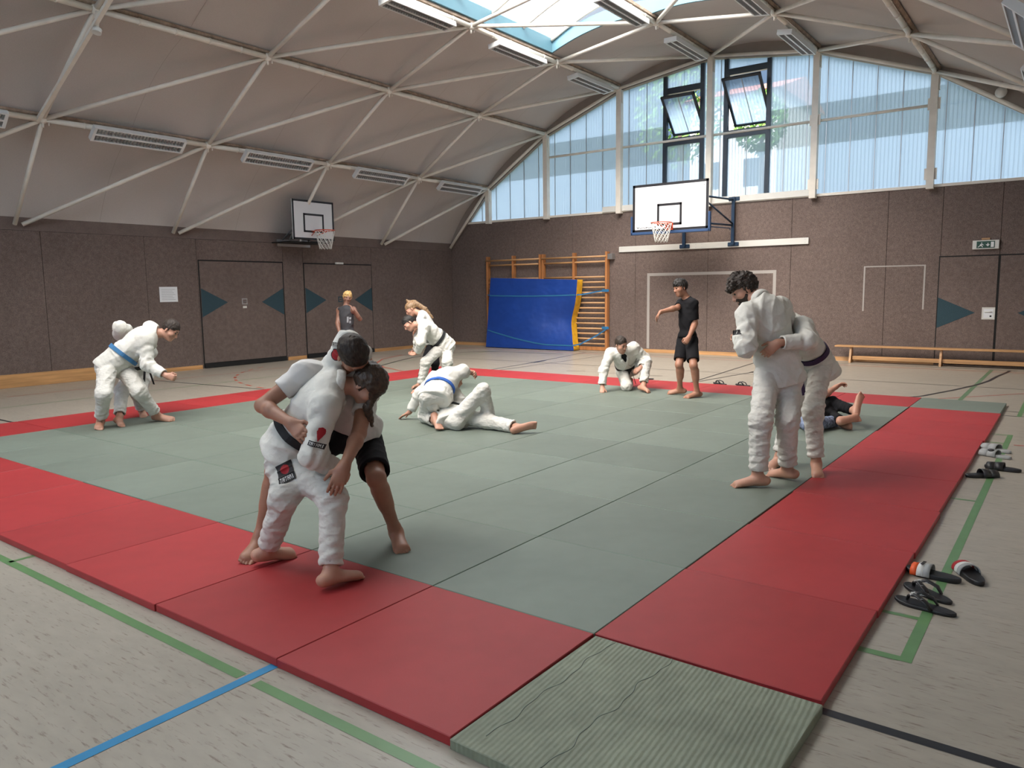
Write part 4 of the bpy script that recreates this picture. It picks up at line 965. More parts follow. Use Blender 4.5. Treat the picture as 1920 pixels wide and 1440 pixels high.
def body_prims(J, s, face, up_h, opt):
    L, Fw, U = frame_of(J); hL, hF, hU = hframe(J); o = []; nk, pel = J['nk'], J['pel']; g = opt.get('girth', 1.0); w_ = opt.get('fem', 0)
    ch = nk*.72+pel*.28-Fw*.005; ab = nk*.38+pel*.62+hF*.0
    o.append(ell(ch, np.stack([L, Fw, U]), V(.160*g, .112*g, .19)*s, .05)); o.append(ell(nk*.55+pel*.45, np.stack([nrm(L+hL), nrm(Fw+hF), U]), V(.145*g, .105*g, .16)*s, .05))
    o.append(ell(ab, np.stack([hL, hF, U]), V(.140*g, .105*g, .13)*s, .05)); o.append(ell(pel-hF*.01-U*.01, np.stack([hL, hF, U]), V(.148*g, .108*g, .12)*s, .05))
    for q in ('L', 'R'):
        hp = J[q+'h']; o.append(ell(hp-hF*.035*s-U*.03*s, np.stack([hL, hF, U]), V(.072, .074, .085)*s*g, .05))
        o.append(cap(nk-U*.02+(J[q+'s']-nk)*.2, J[q+'s'], .060*s, .060*s, None, .05)); o.append(cap(J[q+'s'], J[q+'e'], .054*s*g, .040*s, None, .04)); fe = J[q+'e']*.72+J[q+'w']*.28
        o.append(cap(J[q+'e'], fe, .038*s, .041*s, None, .02)); o.append(cap(fe, J[q+'w'], .041*s, .026*s, None, .02))
        o.append(cap(hp, J[q+'k'], .080*s*g, .054*s, None, .05)); c_ = J[q+'k']*.68+J[q+'f']*.32
        sh = nrm(J[q+'f']-J[q+'k']); kb = hp-J[q+'k']; bk_ = nrm(np.cross(np.cross(sh, nrm(J[q+'t']-J[q+'f'])), sh))
        o.append(cap(J[q+'k'], J[q+'f'], .050*s, .034*s, None, .03)); o.append(cap(c_-bk_*.02*s-sh*.04, c_-bk_*.016*s+sh*.07, .050*s, .040*s, None, .04))
        f_, _, _, _ = foot_prims(J[q+'f'], J[q+'t'], J[q+'k'], s); o += f_; o += toes(J[q+'f'], J[q+'t'], J[q+'k'], s, q)
        hn = opt.get(q+'n'); hn = np.array(hn, float) if hn is not None else (pel-J[q+'w']); o += hand_prims(J[q+'w'], J[q+'a'], hn, q, opt.get(q+'c', .35), s)
    H = J['hd']; f = nrm(np.array(face, float)); u = nrm(np.array(up_h, float)-f*(np.array(up_h, float)@f)); l = np.cross(u, f)
    A = np.stack([l, f, u]); o.append(cap(nk-U*.01, H-u*.06*s-f*.02*s, .060*s, .052*s, None, .03))
    o.append(ell(H+u*.025*s-f*.012*s, A, V(.075, .094, .095)*s, .02)); o.append(ell(H-u*.035*s+f*.022*s, A, V(.062, .072, .085)*s, .03)); o.append(cap(H-u*.095*s+f*.062*s-l*.012*s, H-u*.095*s+f*.062*s+l*.012*s, .019*s, None, None, .03))
    o.append(cap(H+u*.012*s+f*.086*s, H-u*.030*s+f*.106*s, .008*s, .0125*s, None, .012)); o.append(cap(H-u*.034*s+f*.098*s-l*.012*s, H-u*.034*s+f*.098*s+l*.012*s, .008*s, None, None, .008))
    o.append(cap(H+u*.026*s+f*.079*s-l*.035*s, H+u*.026*s+f*.079*s+l*.035*s, .011*s, None, None, .016)); 
    o.append(cap(H-u*.058*s+f*.083*s-l*.018*s, H-u*.058*s+f*.083*s+l*.018*s, .0075*s, None, None, .008)); o.append(cap(H-u*.069*s+f*.081*s-l*.014*s, H-u*.069*s+f*.081*s+l*.014*s, .008*s, None, None, .008))
    for sg in (-1, 1):
        o.append(ell(H+l*sg*.078*s-u*.012*s-f*.012*s, np.stack([nrm(l*sg*.8-f*.5), nrm(f*.8+l*sg*.5), u]), V(.008, .018, .031)*s, .008))
        o.append(cap(H+l*sg*.045*s-u*.02*s+f*.062*s, H+l*sg*.05*s-u*.03*s+f*.05*s, .022*s, None, None, .02))
    return o, (H, f, u, l, A)
def bounds(prims, m=.04):
    b = [bbox(p) for p in prims]; return np.min([q[0] for q in b], 0)-m, np.max([q[1] for q in b], 0)+m
FLOORZ = .041
def clampz(P, d, z=FLOORZ): return np.maximum(d, z-P[:, 2])
def halfspace(P, c, n): return (P-c)@n                                # negative on the -n side
def make(name, prims, h, mat_, par, cuts=(), holes=(), wr=None, inflate=0, sm=1, floor=FLOORZ, subs=()):
    lo, hi = bounds(prims)
    def fn(P):
        d = union(prims, P)-inflate
        if wr is not None: d = d-wrinkle(P, wr[0], wr[1], wr[2] if len(wr) > 2 else 1)
        for c, n, R_c in cuts:
            q = halfspace(P, c, n)
            if R_c is not None: q = np.where(np.sqrt(((P-c)**2).sum(1)) < R_c, q, -1)
            d = np.maximum(d, q)
        if holes: d = np.maximum(d, -(union(holes, P)))
        for sgs in subs: d = np.maximum(d, -sgs(P))
        return clampz(P, d, floor)
    vs, fs = surface(fn, lo, hi, h); return to_mesh(name, vs, fs, mat_, par, sm), fn
def gi_jacket(J, s, opt, nd):
    L, Fw, U = frame_of(J); hL, hF, hU = hframe(J); g = opt.get('girth', 1.0); nk, pel = J['nk'], J['pel']; o = []
    o.append(ell(nk*.72+pel*.28, np.stack([L, Fw, U]), V(.184*g, .136*g, .21)*s, .06)); o.append(ell(nk*.5+pel*.5, np.stack([nrm(L+hL), nrm(Fw+hF), U]), V(.166*g, .131*g, .19)*s, .06))
    wst = pel+U*.13*s; o.append(ell(wst, np.stack([hL, hF, U]), V(.156*g, .126*g, .12)*s, .05)); sk = opt.get('skirt', .16)*s; dn = nrm(-U+.35*V(0, 0, -1))
    for sg in (1, -1):
        o.append(cap(wst+hL*sg*.055*s, pel+hL*sg*.078*s+dn*(sk-.02), .108*s*g, .117*s*g, None, .07)); o.append(cap(wst+hL*sg*.035*s-hF*.015, pel+hL*sg*.05*s+dn*(sk-.02)-hF*.035*s, .106*s*g, .116*s*g, None, .07))
    o.append(cap(nk-U*.03, nk+nd*.02*s, .078*s, .070*s, None, .03))
    vd = opt.get('vee', .17)*s
    hol = [cap(nk+nd*.005*s, nk+nd*.14*s, .058*s, .068*s, None, .01), cap(nk+Fw*.085*s-U*.01*s, nk-U*vd+Fw*.165*s*g, .050*s, .020*s, None, .01)]
    parts = [(o, [(pel+dn*sk, nrm(dn*.8-U*.2+hF*opt.get('hemtilt', 0)))], hol)]
    for q in ('L', 'R'):
        ax = nrm(J[q+'w']-J[q+'e']); e_ = J[q+'e']+(J[q+'w']-J[q+'e'])*opt.get('sleeve', .86); a = [cap(nk-U*.035+(J[q+'s']-nk)*.15, J[q+'s']-U*.012, .070*s, .080*s, None, .05), cap(J[q+'s'], J[q+'e'], .086*s, .071*s, None, .05)]
        parts.append((a, [], [cap(nk+nd*.01*s, nk+nd*.14*s, .056*s, .066*s, None, .01)])); parts.append(([cap(J[q+'e'], e_+ax*.03, .069*s, .061*s, None, .03)], [(e_, ax)], [cap(e_-ax*.04, e_+ax*.1, .041*s, .046*s, None, .004)]))
    return parts, o, wst
def part_bounds(parts): 
    b = [bounds(p[0]) for p in parts]; return np.min([q[0] for q in b], 0), np.max([q[1] for q in b], 0)
def limb_rings(P, d, segs):
    """compression folds round elbows, knees and hips"""
    for c, ax, amp, wd, fr in segs:
        q = P-c; t = q@ax; r = np.sqrt((q*q).sum(1)); d = d-amp*np.exp(-(r/wd)**2)*np.sin(t*fr+2.2*np.sin(q@np.array([9., 7., 5.])*2))
    return d
def person(key, label, J, face, uph, hgt, spec, group=None, h=.009):
    J = {k: np.array(v, float) for k, v in J.items()}; s = hgt/1.76; base = (J['Lf']+J['Rf'])/2; t = thing('person', label, 'person', (float(base[0]), float(base[1]), .04), 0, group)
    opt = spec.get('opt', {}); pr, hd = body_prims(J, s, face, uph, opt); H, f, u, l, A = hd; L, Fw, U = frame_of(J); hL, hF, hU = hframe(J); fz = spec.get('floor', FLOORZ)
    dens = []
    # eye sockets
    soc = [cap(H+u*.008*s+f*.096*s+l*sg*.030*s, H+u*.008*s+f*.096*s+l*sg*.033*s, .0105*s, None, None, .005) for sg in (-1, 1)]
    body, fb = make('body', pr, .0052 if spec.get('fine') else .0085, M[spec.get('skin', 'skin')], t, holes=soc, sm=0 if spec.get('fine') else 1, floor=fz)
    eb = MB()
    pl = Vector(t.location)
    for sg in (-1, 1):
        c = H+u*.010*s+f*.081*s+l*sg*.030*s; eb.sphere(Vector(c)-pl, .0115*s, 10, 8)
    tag(eb.build('eyes', M['eye'], t), 'dark eyes')
    hm = spec.get('hair', 'hair_brown'); b2 = MB()
    for sg in (-1, 1): b2.tube([Vector(H+u*(.030+.004*q*(2-q))*s+f*(.092-.006*q)*s+l*sg*(.014+.016*q)*s)-pl for q in range(3)], .0045*s, 6)
    b2.build('eyebrows', M[hm], t)
    # hair: a shell over the skull, cut along the hairline, plus extra locks
    hp = [ell(H+u*.034*s-f*.016*s, A, V(.086, .104, .098)*s*spec.get('hairvol', 1), .02)]+[cap(H+f*a*s+l*b*s+u*c*s, H+f*a2*s+l*b2_*s+u*c2*s, r0*s, r1*s, None, kk) for a, b, c, a2, b2_, c2, r0, r1, kk in spec.get('locks', [])]
    hp_w = [cap(*x[1:]) for x in spec.get('wlocks', [])]
    hl = spec.get('hairline', .045); nn = nrm(f*.80-u*.60); 
    base_e = hp[0]; extra = hp[1:]+hp_w
    def hairfn(P):
        d = pdist(base_e, P); q = P-H; n1 = q@f; n2 = q@u; d = np.maximum(d, (q@nn)-hl*s); d = np.maximum(d, -(n2+.075*s))     # nape
        d = np.maximum(d, np.minimum(n1-.012*s, -(n2-.028*s)))                                                                   # sideburn line
        if extra: e = union(extra, P); k = .012; hh = np.clip(.5+.5*(d-e)/k, 0, 1); d = d*(1-hh)+e*hh-k*hh*(1-hh)
        am = spec.get('hairnoise', .003); return d-am*np.sin(70*(q@l)+4*np.sin(40*n1))*np.sin(55*n1+3*np.sin(38*n2))-am*.5*np.sin(150*(q@l)+9*np.sin(60*n2))
    lo, hi = bounds([base_e]+extra); vs, fs = surface(hairfn, lo, hi, .0055 if spec.get('fine') else .007); to_mesh('hair', vs, fs, M[hm], t, 0)
    if spec.get('beard'):
        be = [ell(H-u*.040*s+f*.022*s, A, V(.069, .079, .092)*s, .02), cap(H-u*.098*s+f*.064*s-l*.012*s, H-u*.098*s+f*.064*s+l*.012*s, .026*s, None, None, .02)]
        def bf(P):
            d = union(be, P); q = P-H; n2 = q@u; n1 = q@f; d = np.maximum(d, n2+.030*s+.5*np.maximum(0, .05*s-n1)*0-np.maximum(0, .045*s-n1)*1.1); d = np.maximum(d, -(n1+.004)); lp = cap(H-u*.060*s+f*.092*s-l*.017*s, H-u*.060*s+f*.092*s+l*.017*s, .0095*s, None, None, .01)
            return np.maximum(d, -pdist(lp, P))-.0012*np.sin(160*(q@l))*np.sin(150*n2)
        lo, hi = bounds(be); vs, fs = surface(bf, lo, hi, .006); to_mesh('beard', vs, fs, M[hm], t, 0)
    lpn = MB().tube([Vector(H-u*.0635*s+f*(.091-abs(q)*.35*.018)*s+l*q*.017*s)-pl for q in (-1, -.5, 0, .5, 1)], [.003*s, .0045*s, .005*s, .0045*s, .003*s], 6); lpn.build('lips', M['lip'], t)
    ws = spec.get('seed', 1.0); out = dict(root=t, hd=hd, fr=(L, Fw, U, hL, hF, hU), s=s, J=J, body=fb)
    nd = nrm(H-u*.05*s-J['nk'])
    lw = spec.get('lower', 'gi'); g = opt.get('girth', 1.0)
    if lw:
        lm = spec.get('lower_mat', 'gi_trouser' if lw == 'gi' else 'black'); o = [ell(J['pel']-hF*.01-U*.01, np.stack([hL, hF, U]), V(.152*g, .114*g, .13)*s, .05)]; segs = []
        loose = {'gi': 1.0, 'shorts': 1.0, 'slim': .55}[lw]; parts = []
        for q in ('L', 'R'):
            hp_ = J[q+'h']; o.append(ell(hp_-hF*.030*s-U*.03*s, np.stack([hL, hF, U]), V(.080, .082, .094)*s*g, .05))
        parts.append((o, [(J['pel']+U*.12*s, U)], []))
        for q in ('L', 'R'):
            hp_, kn, an = J[q+'h'], J[q+'k'], J[q+'f']; ax = nrm(kn-hp_)
            if lw == 'shorts':
                e_ = hp_+(kn-hp_)*.82; parts.append(([cap(hp_, e_+ax*.05, .098*s*g, .090*s, None, .05)], [(e_, ax)], [cap(e_-ax*.03, e_+ax*.1, .070*s, .072*s, None, .005)]))
            else:
                cl = opt.get('cuff', .86); e_ = kn+(an-kn)*cl; ax2 = nrm(an-kn); parts.append(([cap(hp_, kn, .100*s*g*(.88 if lw == 'slim' else 1), (.058+.024*loose)*s, None, .06)], [], []))
                parts.append(([cap(kn, e_+ax2*.05, (.057+.024*loose)*s, (.043+.026*loose)*s, None, .04)], [(e_, ax2)], [cap(e_-ax2*.03, e_+ax2*.1, (.034+.014*loose)*s, None, None, .004)]))
                segs += [(kn, ax2, .006*loose, .12*s, 100), (kn+(e_-kn)*.85, ax2, .007*loose, .10*s, 115)]
            segs.append((hp_+ax*.05, ax, .007*loose*(.5 if lw == 'shorts' else 1), .10*s, 80))
        lo, hi = part_bounds(parts)
        def lfn(P, parts=parts, segs=segs):
            dp = wrinkle(P, ws+2, .0095*loose*(.6 if lw == 'shorts' else 1), 1.15)-limb_rings(P, np.zeros(len(P)), segs); return clampz(P, cloth(parts, P, .05 if lw != 'shorts' else .03, dp), fz)
        vs, fs = surface(lfn, lo, hi, h); to_mesh({'gi': 'gi_trousers', 'shorts': 'shorts', 'slim': 'trousers'}[lw], vs, fs, M[lm], t, 1); out['lower'] = lfn
    if spec.get('under'):
        uo = [ell(J['nk']*.72+J['pel']*.28, np.stack([L, Fw, U]), V(.166*g, .118*g, .195)*s, .05), ell(J['nk']*.45+J['pel']*.55, np.stack([hL, hF, U]), V(.150*g, .112*g, .17)*s, .05), cap(J['nk']-U*.02, J['nk']+nd*.012, .066*s, .062*s, None, .03)]
        make('undershirt', uo, h, M['black'], t, holes=[cap(J['nk']+nd*.015*s, J['nk']+nd*.12*s, .056*s, .06*s, None, .006)], floor=fz)
    # ---- upper garment
    uw = spec.get('upper', 'gi')
    if uw == 'gi':
        parts, torso, wst = gi_jacket(J, s, opt, nd); segs = []
        for q in ('L', 'R'):
            ax = nrm(J[q+'w']-J[q+'e']); e_ = J[q+'e']+(J[q+'w']-J[q+'e'])*opt.get('sleeve', .86); segs += [(J[q+'e'], ax, .0085, .11*s, 92), (J[q+'s']*.6+J[q+'e']*.4, nrm(J[q+'e']-J[q+'s']), .007, .10*s, 82), (e_, ax, .005, .08, 120)]
        segs += [(wst+hL*.1, U, .007, .16, 75), (wst-hL*.1, U, .007, .16, 75)]
        lo, hi = part_bounds(parts); haveb = bool(spec.get('belt'))
        def ufn(P):
            dp = wrinkle(P, ws, .0105, 1.0)-limb_rings(P, np.zeros(len(P)), segs); d = cloth(parts, P, .05, dp)
            if haveb: q = P-wst; tt = q@U; d = d+.016*np.exp(-(tt/.032)**2)*(np.sqrt(np.maximum((q*q).sum(1)-tt*tt, 0)) < .26)*(union(torso, P) < .03)
            return clampz(P, d, fz)
        vs, fs = surface(ufn, lo, hi, h); to_mesh('gi_jacket', vs, fs, M['gi'], t, 1); out['upper'] = ufn
        # collar band: round the neck, then crossing down the chest on the cloth
        vd = opt.get('vee', .17)*s; cp = []; nk = J['nk']; fo = nrm(Fw-nd*(Fw@nd)); lo_ = nrm(np.cross(fo, nd))*-1
        if lo_@L < 0: lo_ = -lo_
        ctr = nk+nd*.030*s
        ring = []
        for a in np.linspace(-125, 125, 15):
            ar = math.radians(a+180); dr = fo*math.cos(ar)*1.02+lo_*math.sin(ar); ring.append((ctr+dr*.079*s+nd*(.012 if abs(a) < 70 else .012-.045*(abs(a)-70)/55)*s, nrm(dr)))
        for (a, na), (b, nb_) in zip(ring[:-1], ring[1:]): cp.append(cap(a, b, .027*s, .027*s, (nrm(na+nb_), 2.3), .008))
        def on(p):
            r = .0
            q = (p+Fw*.12*s)[None]
            for _ in range(40): q = q-Fw*np.clip(ufn(q), -.02, .03)[:, None]*.8
            return q[0]
        for sg, endp in ((1, ring[-1] if (ring[-1][0]-nk)@L > 0 else ring[0]), (-1, ring[0] if (ring[0][0]-nk)@L < 0 else ring[-1])):
            pts = [endp[0]]+[on(nk-U*(vd*q_+.02*s)+L*sg*(.062*(1-q_)+.004)*s+Fw*.12*s) for q_ in (.35, .7, 1.0)]+[on(wst+U*.06*s-L*sg*.05*s+Fw*.12*s)]
            for a, b in zip(pts[:-1], pts[1:]): cp.append(cap(a, b, .024*s, .024*s, (Fw, 2.2), .008))
        if opt.get('collar', True): make('collar', cp, min(h, .0075), M['gi'], t, sm=1, floor=fz)
    elif uw in ('tee', 'top'):
        um = spec.get('upper_mat', 'tee'); o = [ell(J['nk']*.72+J['pel']*.28, np.stack([L, Fw, U]), V(.172*g, .124*g, .20)*s, .05), ell(J['nk']*.5+J['pel']*.5, np.stack([nrm(L+hL), nrm(Fw+hF), U]), V(.156*g, .120*g, .17)*s, .05), ell(J['nk']*.36+J['pel']*.64, np.stack([hL, hF, U]), V(.153*g, .118*g, .14)*s, .05), ell(J['pel']+U*.02, np.stack([hL, hF, U]), V(.176*g, .134*g, .12)*s, .05)]
        o.append(cap(J['nk']-U*.02, J['nk']+nd*.01, .066*s, .064*s, None, .03))
        nh = [cap(J['nk']+nd*.012*s+Fw*.01*s, J['nk']+nd*.12*s+Fw*.02*s, .057*s, .065*s, None, .006)]; parts = [(o, [(J['pel']-U*opt.get('hem', .03)*s, -U)], nh)]; segs = []
        for q in ('L', 'R'):
            ax = nrm(J[q+'e']-J[q+'s']); sh_ = [cap(J['nk']-U*.02+(J[q+'s']-J['nk'])*.2, J[q+'s'], .066*s, .067*s, None, .05)]
            if uw == 'tee':
                e_ = J[q+'s']+(J[q+'e']-J[q+'s'])*opt.get('tsl', .62); parts.append((sh_+[cap(J[q+'s'], e_+ax*.03, .071*s, .063*s, None, .04)], [(e_, ax)], nh+[cap(e_-ax*.03, e_+ax*.1, .047*s, .048*s, None, .004)]))
            else: parts.append((sh_, [(J[q+'s']+ax*.0, nrm(ax+.7*nrm(J[q+'s']-J['nk'])))], nh))
            segs.append((J[q+'s'], ax, .005, .12, 75))
        lo, hi = part_bounds(parts)
        def ufn(P): return clampz(P, cloth(parts, P, .05, wrinkle(P, ws, .009, .8)-limb_rings(P, np.zeros(len(P)), segs)), fz)
        vs, fs = surface(ufn, lo, hi, h); to_mesh('t_shirt' if uw == 'tee' else 'tank_top', vs, fs, M[um], t, 1); out['upper'] = ufn
    # ---- belt
    if spec.get('belt'):
        wst = J['pel']+U*.13*s; fnb = out['upper']; bm = M[spec['belt']]; n = 48; P0 = []
        tl = nrm(U+hF*opt.get('belt_tilt', 0)); a1 = hL; a2 = nrm(np.cross(tl, a1))*-1 if False else nrm(hF-tl*(hF@tl))
        dirs = [a1*math.cos(2*PI*k/n)+a2*math.sin(2*PI*k/n) for k in range(n)]
        def march(c, d, r0=.27):
            r = np.full(len(c), r0)
            for _ in range(40): r = r-np.clip(fnb(c+d*r[:, None]), -.02, .03)*.8
            return r
        D_ = np.array(dirs); mb = MB(); vs = []; hw = .023*s
        rr = []
        for a in (-1, 0, 1): rr.append(march(np.repeat((wst+tl*hw*a)[None], n, 0), D_))
        R0 = np.maximum.reduce(rr); R0 = np.clip(R0, .08, .24); R0 = (np.roll(R0, 1)+2*R0+np.roll(R0, -1))/4+.004
        for k in range(n):
            for a, b in ((-1, -.002), (-1, .009), (1, .009), (1, -.002)): vs.append(Vector(wst+tl*hw*a+D_[k]*(R0[k]+b))-pl)
        fs = [(4*k+j, 4*k+(j+1) % 4, 4*((k+1) % n)+(j+1) % 4, 4*((k+1) % n)+j) for k in range(n) for j in range(4)]
        mb.add(vs, fs, 0, False); kc = wst+a2*(R0[n//4]+.016)
        if opt.get('knot', True):
            mb.sphere(Vector(kc)-pl, (.032*s, .032*s, .024*s), 10, 8)
            dn = V(0, 0, -1)*.9-U*.35+hF*.15
            for sg in (-1, 1):
                p = [kc, kc+hL*sg*.04*s+dn*.06*s+a2*.02, kc+hL*sg*.075*s+dn*.20*s+a2*.012]; m_ = ribbon([Vector(x)-pl for x in p], .036*s, bm, 'belt_end', t, up=Vector(a2))
        mb.build('belt', bm, t)
    return out
def decal(pr, P0, nvec, upv, shapes, fn, off=.0055):
    """print on the cloth: polygons in a local plane pushed onto the surface; P0 start point, nvec outward"""
    n = nrm(np.array(nvec, float)); v = np.array(upv, float); v = nrm(v-n*(v@n)); u = np.cross(v, n); pl = Vector(pr['root'].location); obs = []
    for nm_, mt, polys, lift in shapes:
        mb = MB()
        for poly in polys:
            xs = [p[0] for p in poly]; ys = [p[1] for p in poly]; x0, x1, y0, y1 = min(xs), max(xs), min(ys), max(ys); st = .0025; gx = np.arange(x0, x1+st, st); gy = np.arange(y0, y1+st, st)
            G = np.array([(x, y) for y in gy for x in gx]); Pt = P0+np.outer(G[:, 0], u)+np.outer(G[:, 1], v)+n*.14; r = np.zeros(len(Pt))
            for _ in range(40): r += np.clip(fn(Pt-n*r[:, None]), -.02, .03)*.8
            r = np.clip(r, -.05, .26); Q = Pt-n*(r-off-lift)[:, None]; W = len(gx)
            def inside(x, y):
                c = False; j = len(poly)-1
                for i in range(len(poly)):
                    if (poly[i][1] > y) != (poly[j][1] > y) and x < (poly[j][0]-poly[i][0])*(y-poly[i][1])/(poly[j][1]-poly[i][1]+1e-12)+poly[i][0]: c = not c
                    j = i
                return c
            fs = []
            for a in range(len(gy)-1):
                for b in range(W-1):
                    if inside(gx[b]+st/2, gy[a]+st/2): fs.append((a*W+b, a*W+b+1, (a+1)*W+b+1, (a+1)*W+b))
            if fs:
                us = sorted({i for f_ in fs for i in f_}); mp_ = {i: k for k, i in enumerate(us)}; mb.add([Vector(Q[i])-pl for i in us], [tuple(mp_[i] for i in f_) for f_ in fs], 0, True)
        if mb.v: mb.build(nm_, mt, pr['root'])
def circ(cx, cy, r, n=20, ry=None): return [(cx+r*math.cos(2*PI*k/n), cy+(ry or r)*math.sin(2*PI*k/n)) for k in range(n)]
ONLY = None
PEOPLE = {}
PEOPLE['A'] = dict(label='person in white judo suit with dark brown bun, bending forward on the near red mats', face=[0.41, 0.18, -0.85], up=[0.86, 0.28, 0.48], hgt=1.7,
    joints={"pel": [-1.991, -0.148, 0.698], "nk": [-1.726, -0.02, 1.09], "hd": [-1.583, 0.125, 1.074], "Rs": [-1.64, -0.142, 0.986], "Ls": [-1.862, 0.087, 1.137], "Re": [-1.618, -0.265, 0.728], "Rw": [-1.647, -0.06, 0.587], "Ra": [-1.659, 0.004, 0.538], "Le": [-1.653, 0.047, 1.317], "Lw": [-1.747, 0.262, 1.226], "La": [-1.764, 0.319, 1.169], "Rh": [-1.94, -0.191, 0.626], "Lh": [-2.08, -0.106, 0.715], "Rk": [-1.552, -0.193, 0.481], "Rf": [-1.437, -0.326, 0.129], "Rt": [-1.397, -0.188, 0.067], "Lk": [-1.815, -0.312, 0.476], "Lf": [-2.013, -0.307, 0.13], "Lt": [-2.003, -0.164, 0.067]},
    spec={'fine': 1, 'skin': 'skin', 'hair': 'hair_mid', 'belt': 'belt_black', 'seed': 1.3, 'hairvol': 1.08, 'hairnoise': 0.0035, 'hairline': 0.05, 'wlocks': [('c', [-1.572, 0.122, 1.165], [-1.531, 0.121, 1.126], 0.052, 0.05, None, 0.012), ('c', [-1.591, 0.111, 1.189], [-1.528, 0.117, 1.167], 0.024, 0.028, None, 0.006), ('c', [-1.598, 0.102, 1.165], [-1.539, 0.105, 1.138], 0.03, 0.034, None, 0.015), ('c', [-1.515, 0.116, 1.094], [-1.526, 0.108, 1.018], 0.04, 0.026, None, 0.015), ('c', [-1.534, 0.115, 1.017], [-1.558, 0.098, 0.94], 0.026, 0.02, None, 0.012), ('c', [-1.558, 0.098, 0.94], [-1.549, 0.114, 0.839], 0.024, 0.01, None, 0.012), ('c', [-1.564, 0.083, 0.953], [-1.554, 0.092, 0.881], 0.018, 0.012, None, 0.012)], 'opt': {'skirt': 0.05, 'sleeve': 0.9, 'fem': 1, 'knot': False, 'belt_tilt': 0.1, 'vee': 0.12, 'Rn': [-0.56, 0.74, -0.62], 'Rc': 0.45, 'Lc': 0.4, 'cuff': 0.93}})
PEOPLE['B'] = dict(label='person in white T-shirt and black shorts leaning over the partner with the bun', face=[0.33, 0.29, -0.9], up=[0.76, -0.51, 0.4], hgt=1.82,
    joints={"pel": [-1.958, 0.353, 0.709], "nk": [-1.806, 0.106, 1.149], "hd": [-1.611, 0.046, 1.261], "Rs": [-1.893, -0.07, 1.148], "Ls": [-1.688, 0.209, 1.012], "Re": [-2.023, -0.284, 0.971], "Rw": [-1.76, -0.29, 0.896], "Ra": [-1.682, -0.297, 0.853], "Le": [-1.559, 0.02, 0.809], "Lw": [-1.447, -0.192, 0.676], "La": [-1.449, -0.24, 0.597], "Rh": [-1.972, 0.245, 0.719], "Lh": [-1.95, 0.442, 0.643], "Lk": [-1.604, 0.182, 0.505], "Lf": [-1.656, 0.374, 0.127], "Lt": [-1.524, 0.292, 0.061], "Rk": [-2.153, -0.129, 0.542], "Rf": [-2.22, -0.215, 0.127], "Rt": [-2.142, -0.35, 0.067]},
    spec={'fine': 1, 'skin': 'skin_tan', 'hair': 'hair_brown', 'upper': 'tee', 'lower': 'shorts', 'seed': 2.1, 'hairnoise': 0.0025, 'hairvol': 0.96, 'hairline': 0.06, 'opt': {'Rn': [-0.59, 0.79, -0.22], 'Ln': [-0.74, 0.66, -0.32], 'Rc': 0.12, 'Lc': 0.12, 'hem': 0.04, 'tsl': 0.55}})
PEOPLE['C'] = dict(label='large person in white judo suit with pale blue belt, fist forward, on the left', face=[0.68, 0.41, -0.61], up=[0.39, 0.41, 0.79], hgt=1.85,
    joints={"pel": [-7.628, 1.604, 0.8], "nk": [-7.411, 1.971, 1.148], "hd": [-7.268, 2.135, 1.174], "Rs": [-7.302, 1.827, 1.079], "Ls": [-7.58, 2.051, 1.189], "Re": [-7.257, 1.809, 0.774], "Rw": [-7.043, 1.916, 0.642], "Ra": [-6.968, 1.958, 0.616], "Le": [-7.843, 2.125, 1.055], "Lw": [-8.083, 2.108, 0.926], "La": [-8.161, 2.09, 0.888], "Rh": [-7.601, 1.505, 0.763], "Lh": [-7.664, 1.699, 0.758], "Rk": [-7.332, 1.306, 0.467], "Rf": [-7.603, 1.377, 0.133], "Rt": [-7.475, 1.292, 0.07], "Lk": [-7.327, 1.721, 0.452], "Lf": [-7.428, 1.975, 0.124], "Lt": [-7.307, 2.077, 0.066]},
    spec={'skin': 'skin', 'hair': 'hair_brown', 'belt': 'belt_blue_pale', 'under': 1, 'seed': 3.2, 'hairline': 0.03, 'opt': {'girth': 1.12, 'skirt': 0.13, 'Rc': 1.0, 'Rn': [-0.59, 0.8, -0.12], 'knot': False, 'belt_tilt': -0.15}})
PEOPLE['D'] = dict(label='person in white judo suit with black belt, mostly hidden behind the large blue belt fighter', face=[-0.13, -0.68, -0.54], up=[-0.3, -0.08, 0.9], hgt=1.75,
    joints={"pel": [-8.061, 2.105, 0.613], "nk": [-7.915, 2.0, 1.049], "hd": [-8.088, 2.127, 1.078], "Rs": [-7.976, 1.867, 1.131], "Ls": [-7.811, 2.114, 0.972], "Re": [-7.737, 1.747, 1.223], "Rw": [-7.889, 1.945, 1.174], "Ra": [-7.916, 2.02, 1.149], "Le": [-7.557, 2.015, 0.9], "Lw": [-7.36, 1.863, 0.85], "La": [-7.443, 1.866, 0.854], "Rh": [-8.017, 2.021, 0.65], "Lh": [-8.071, 2.188, 0.567], "Rk": [-7.798, 1.746, 0.425], "Rf": [-7.582, 1.586, 0.131], "Rt": [-7.449, 1.538, 0.068], "Lk": [-7.788, 1.942, 0.369], "Lf": [-8.056, 2.105, 0.125], "Lt": [-7.918, 2.058, 0.065]},
    spec={'skin': 'skin', 'hair': 'hair_brown', 'belt': 'belt_black', 'seed': 4.1, 'opt': {'skirt': 0.12}})
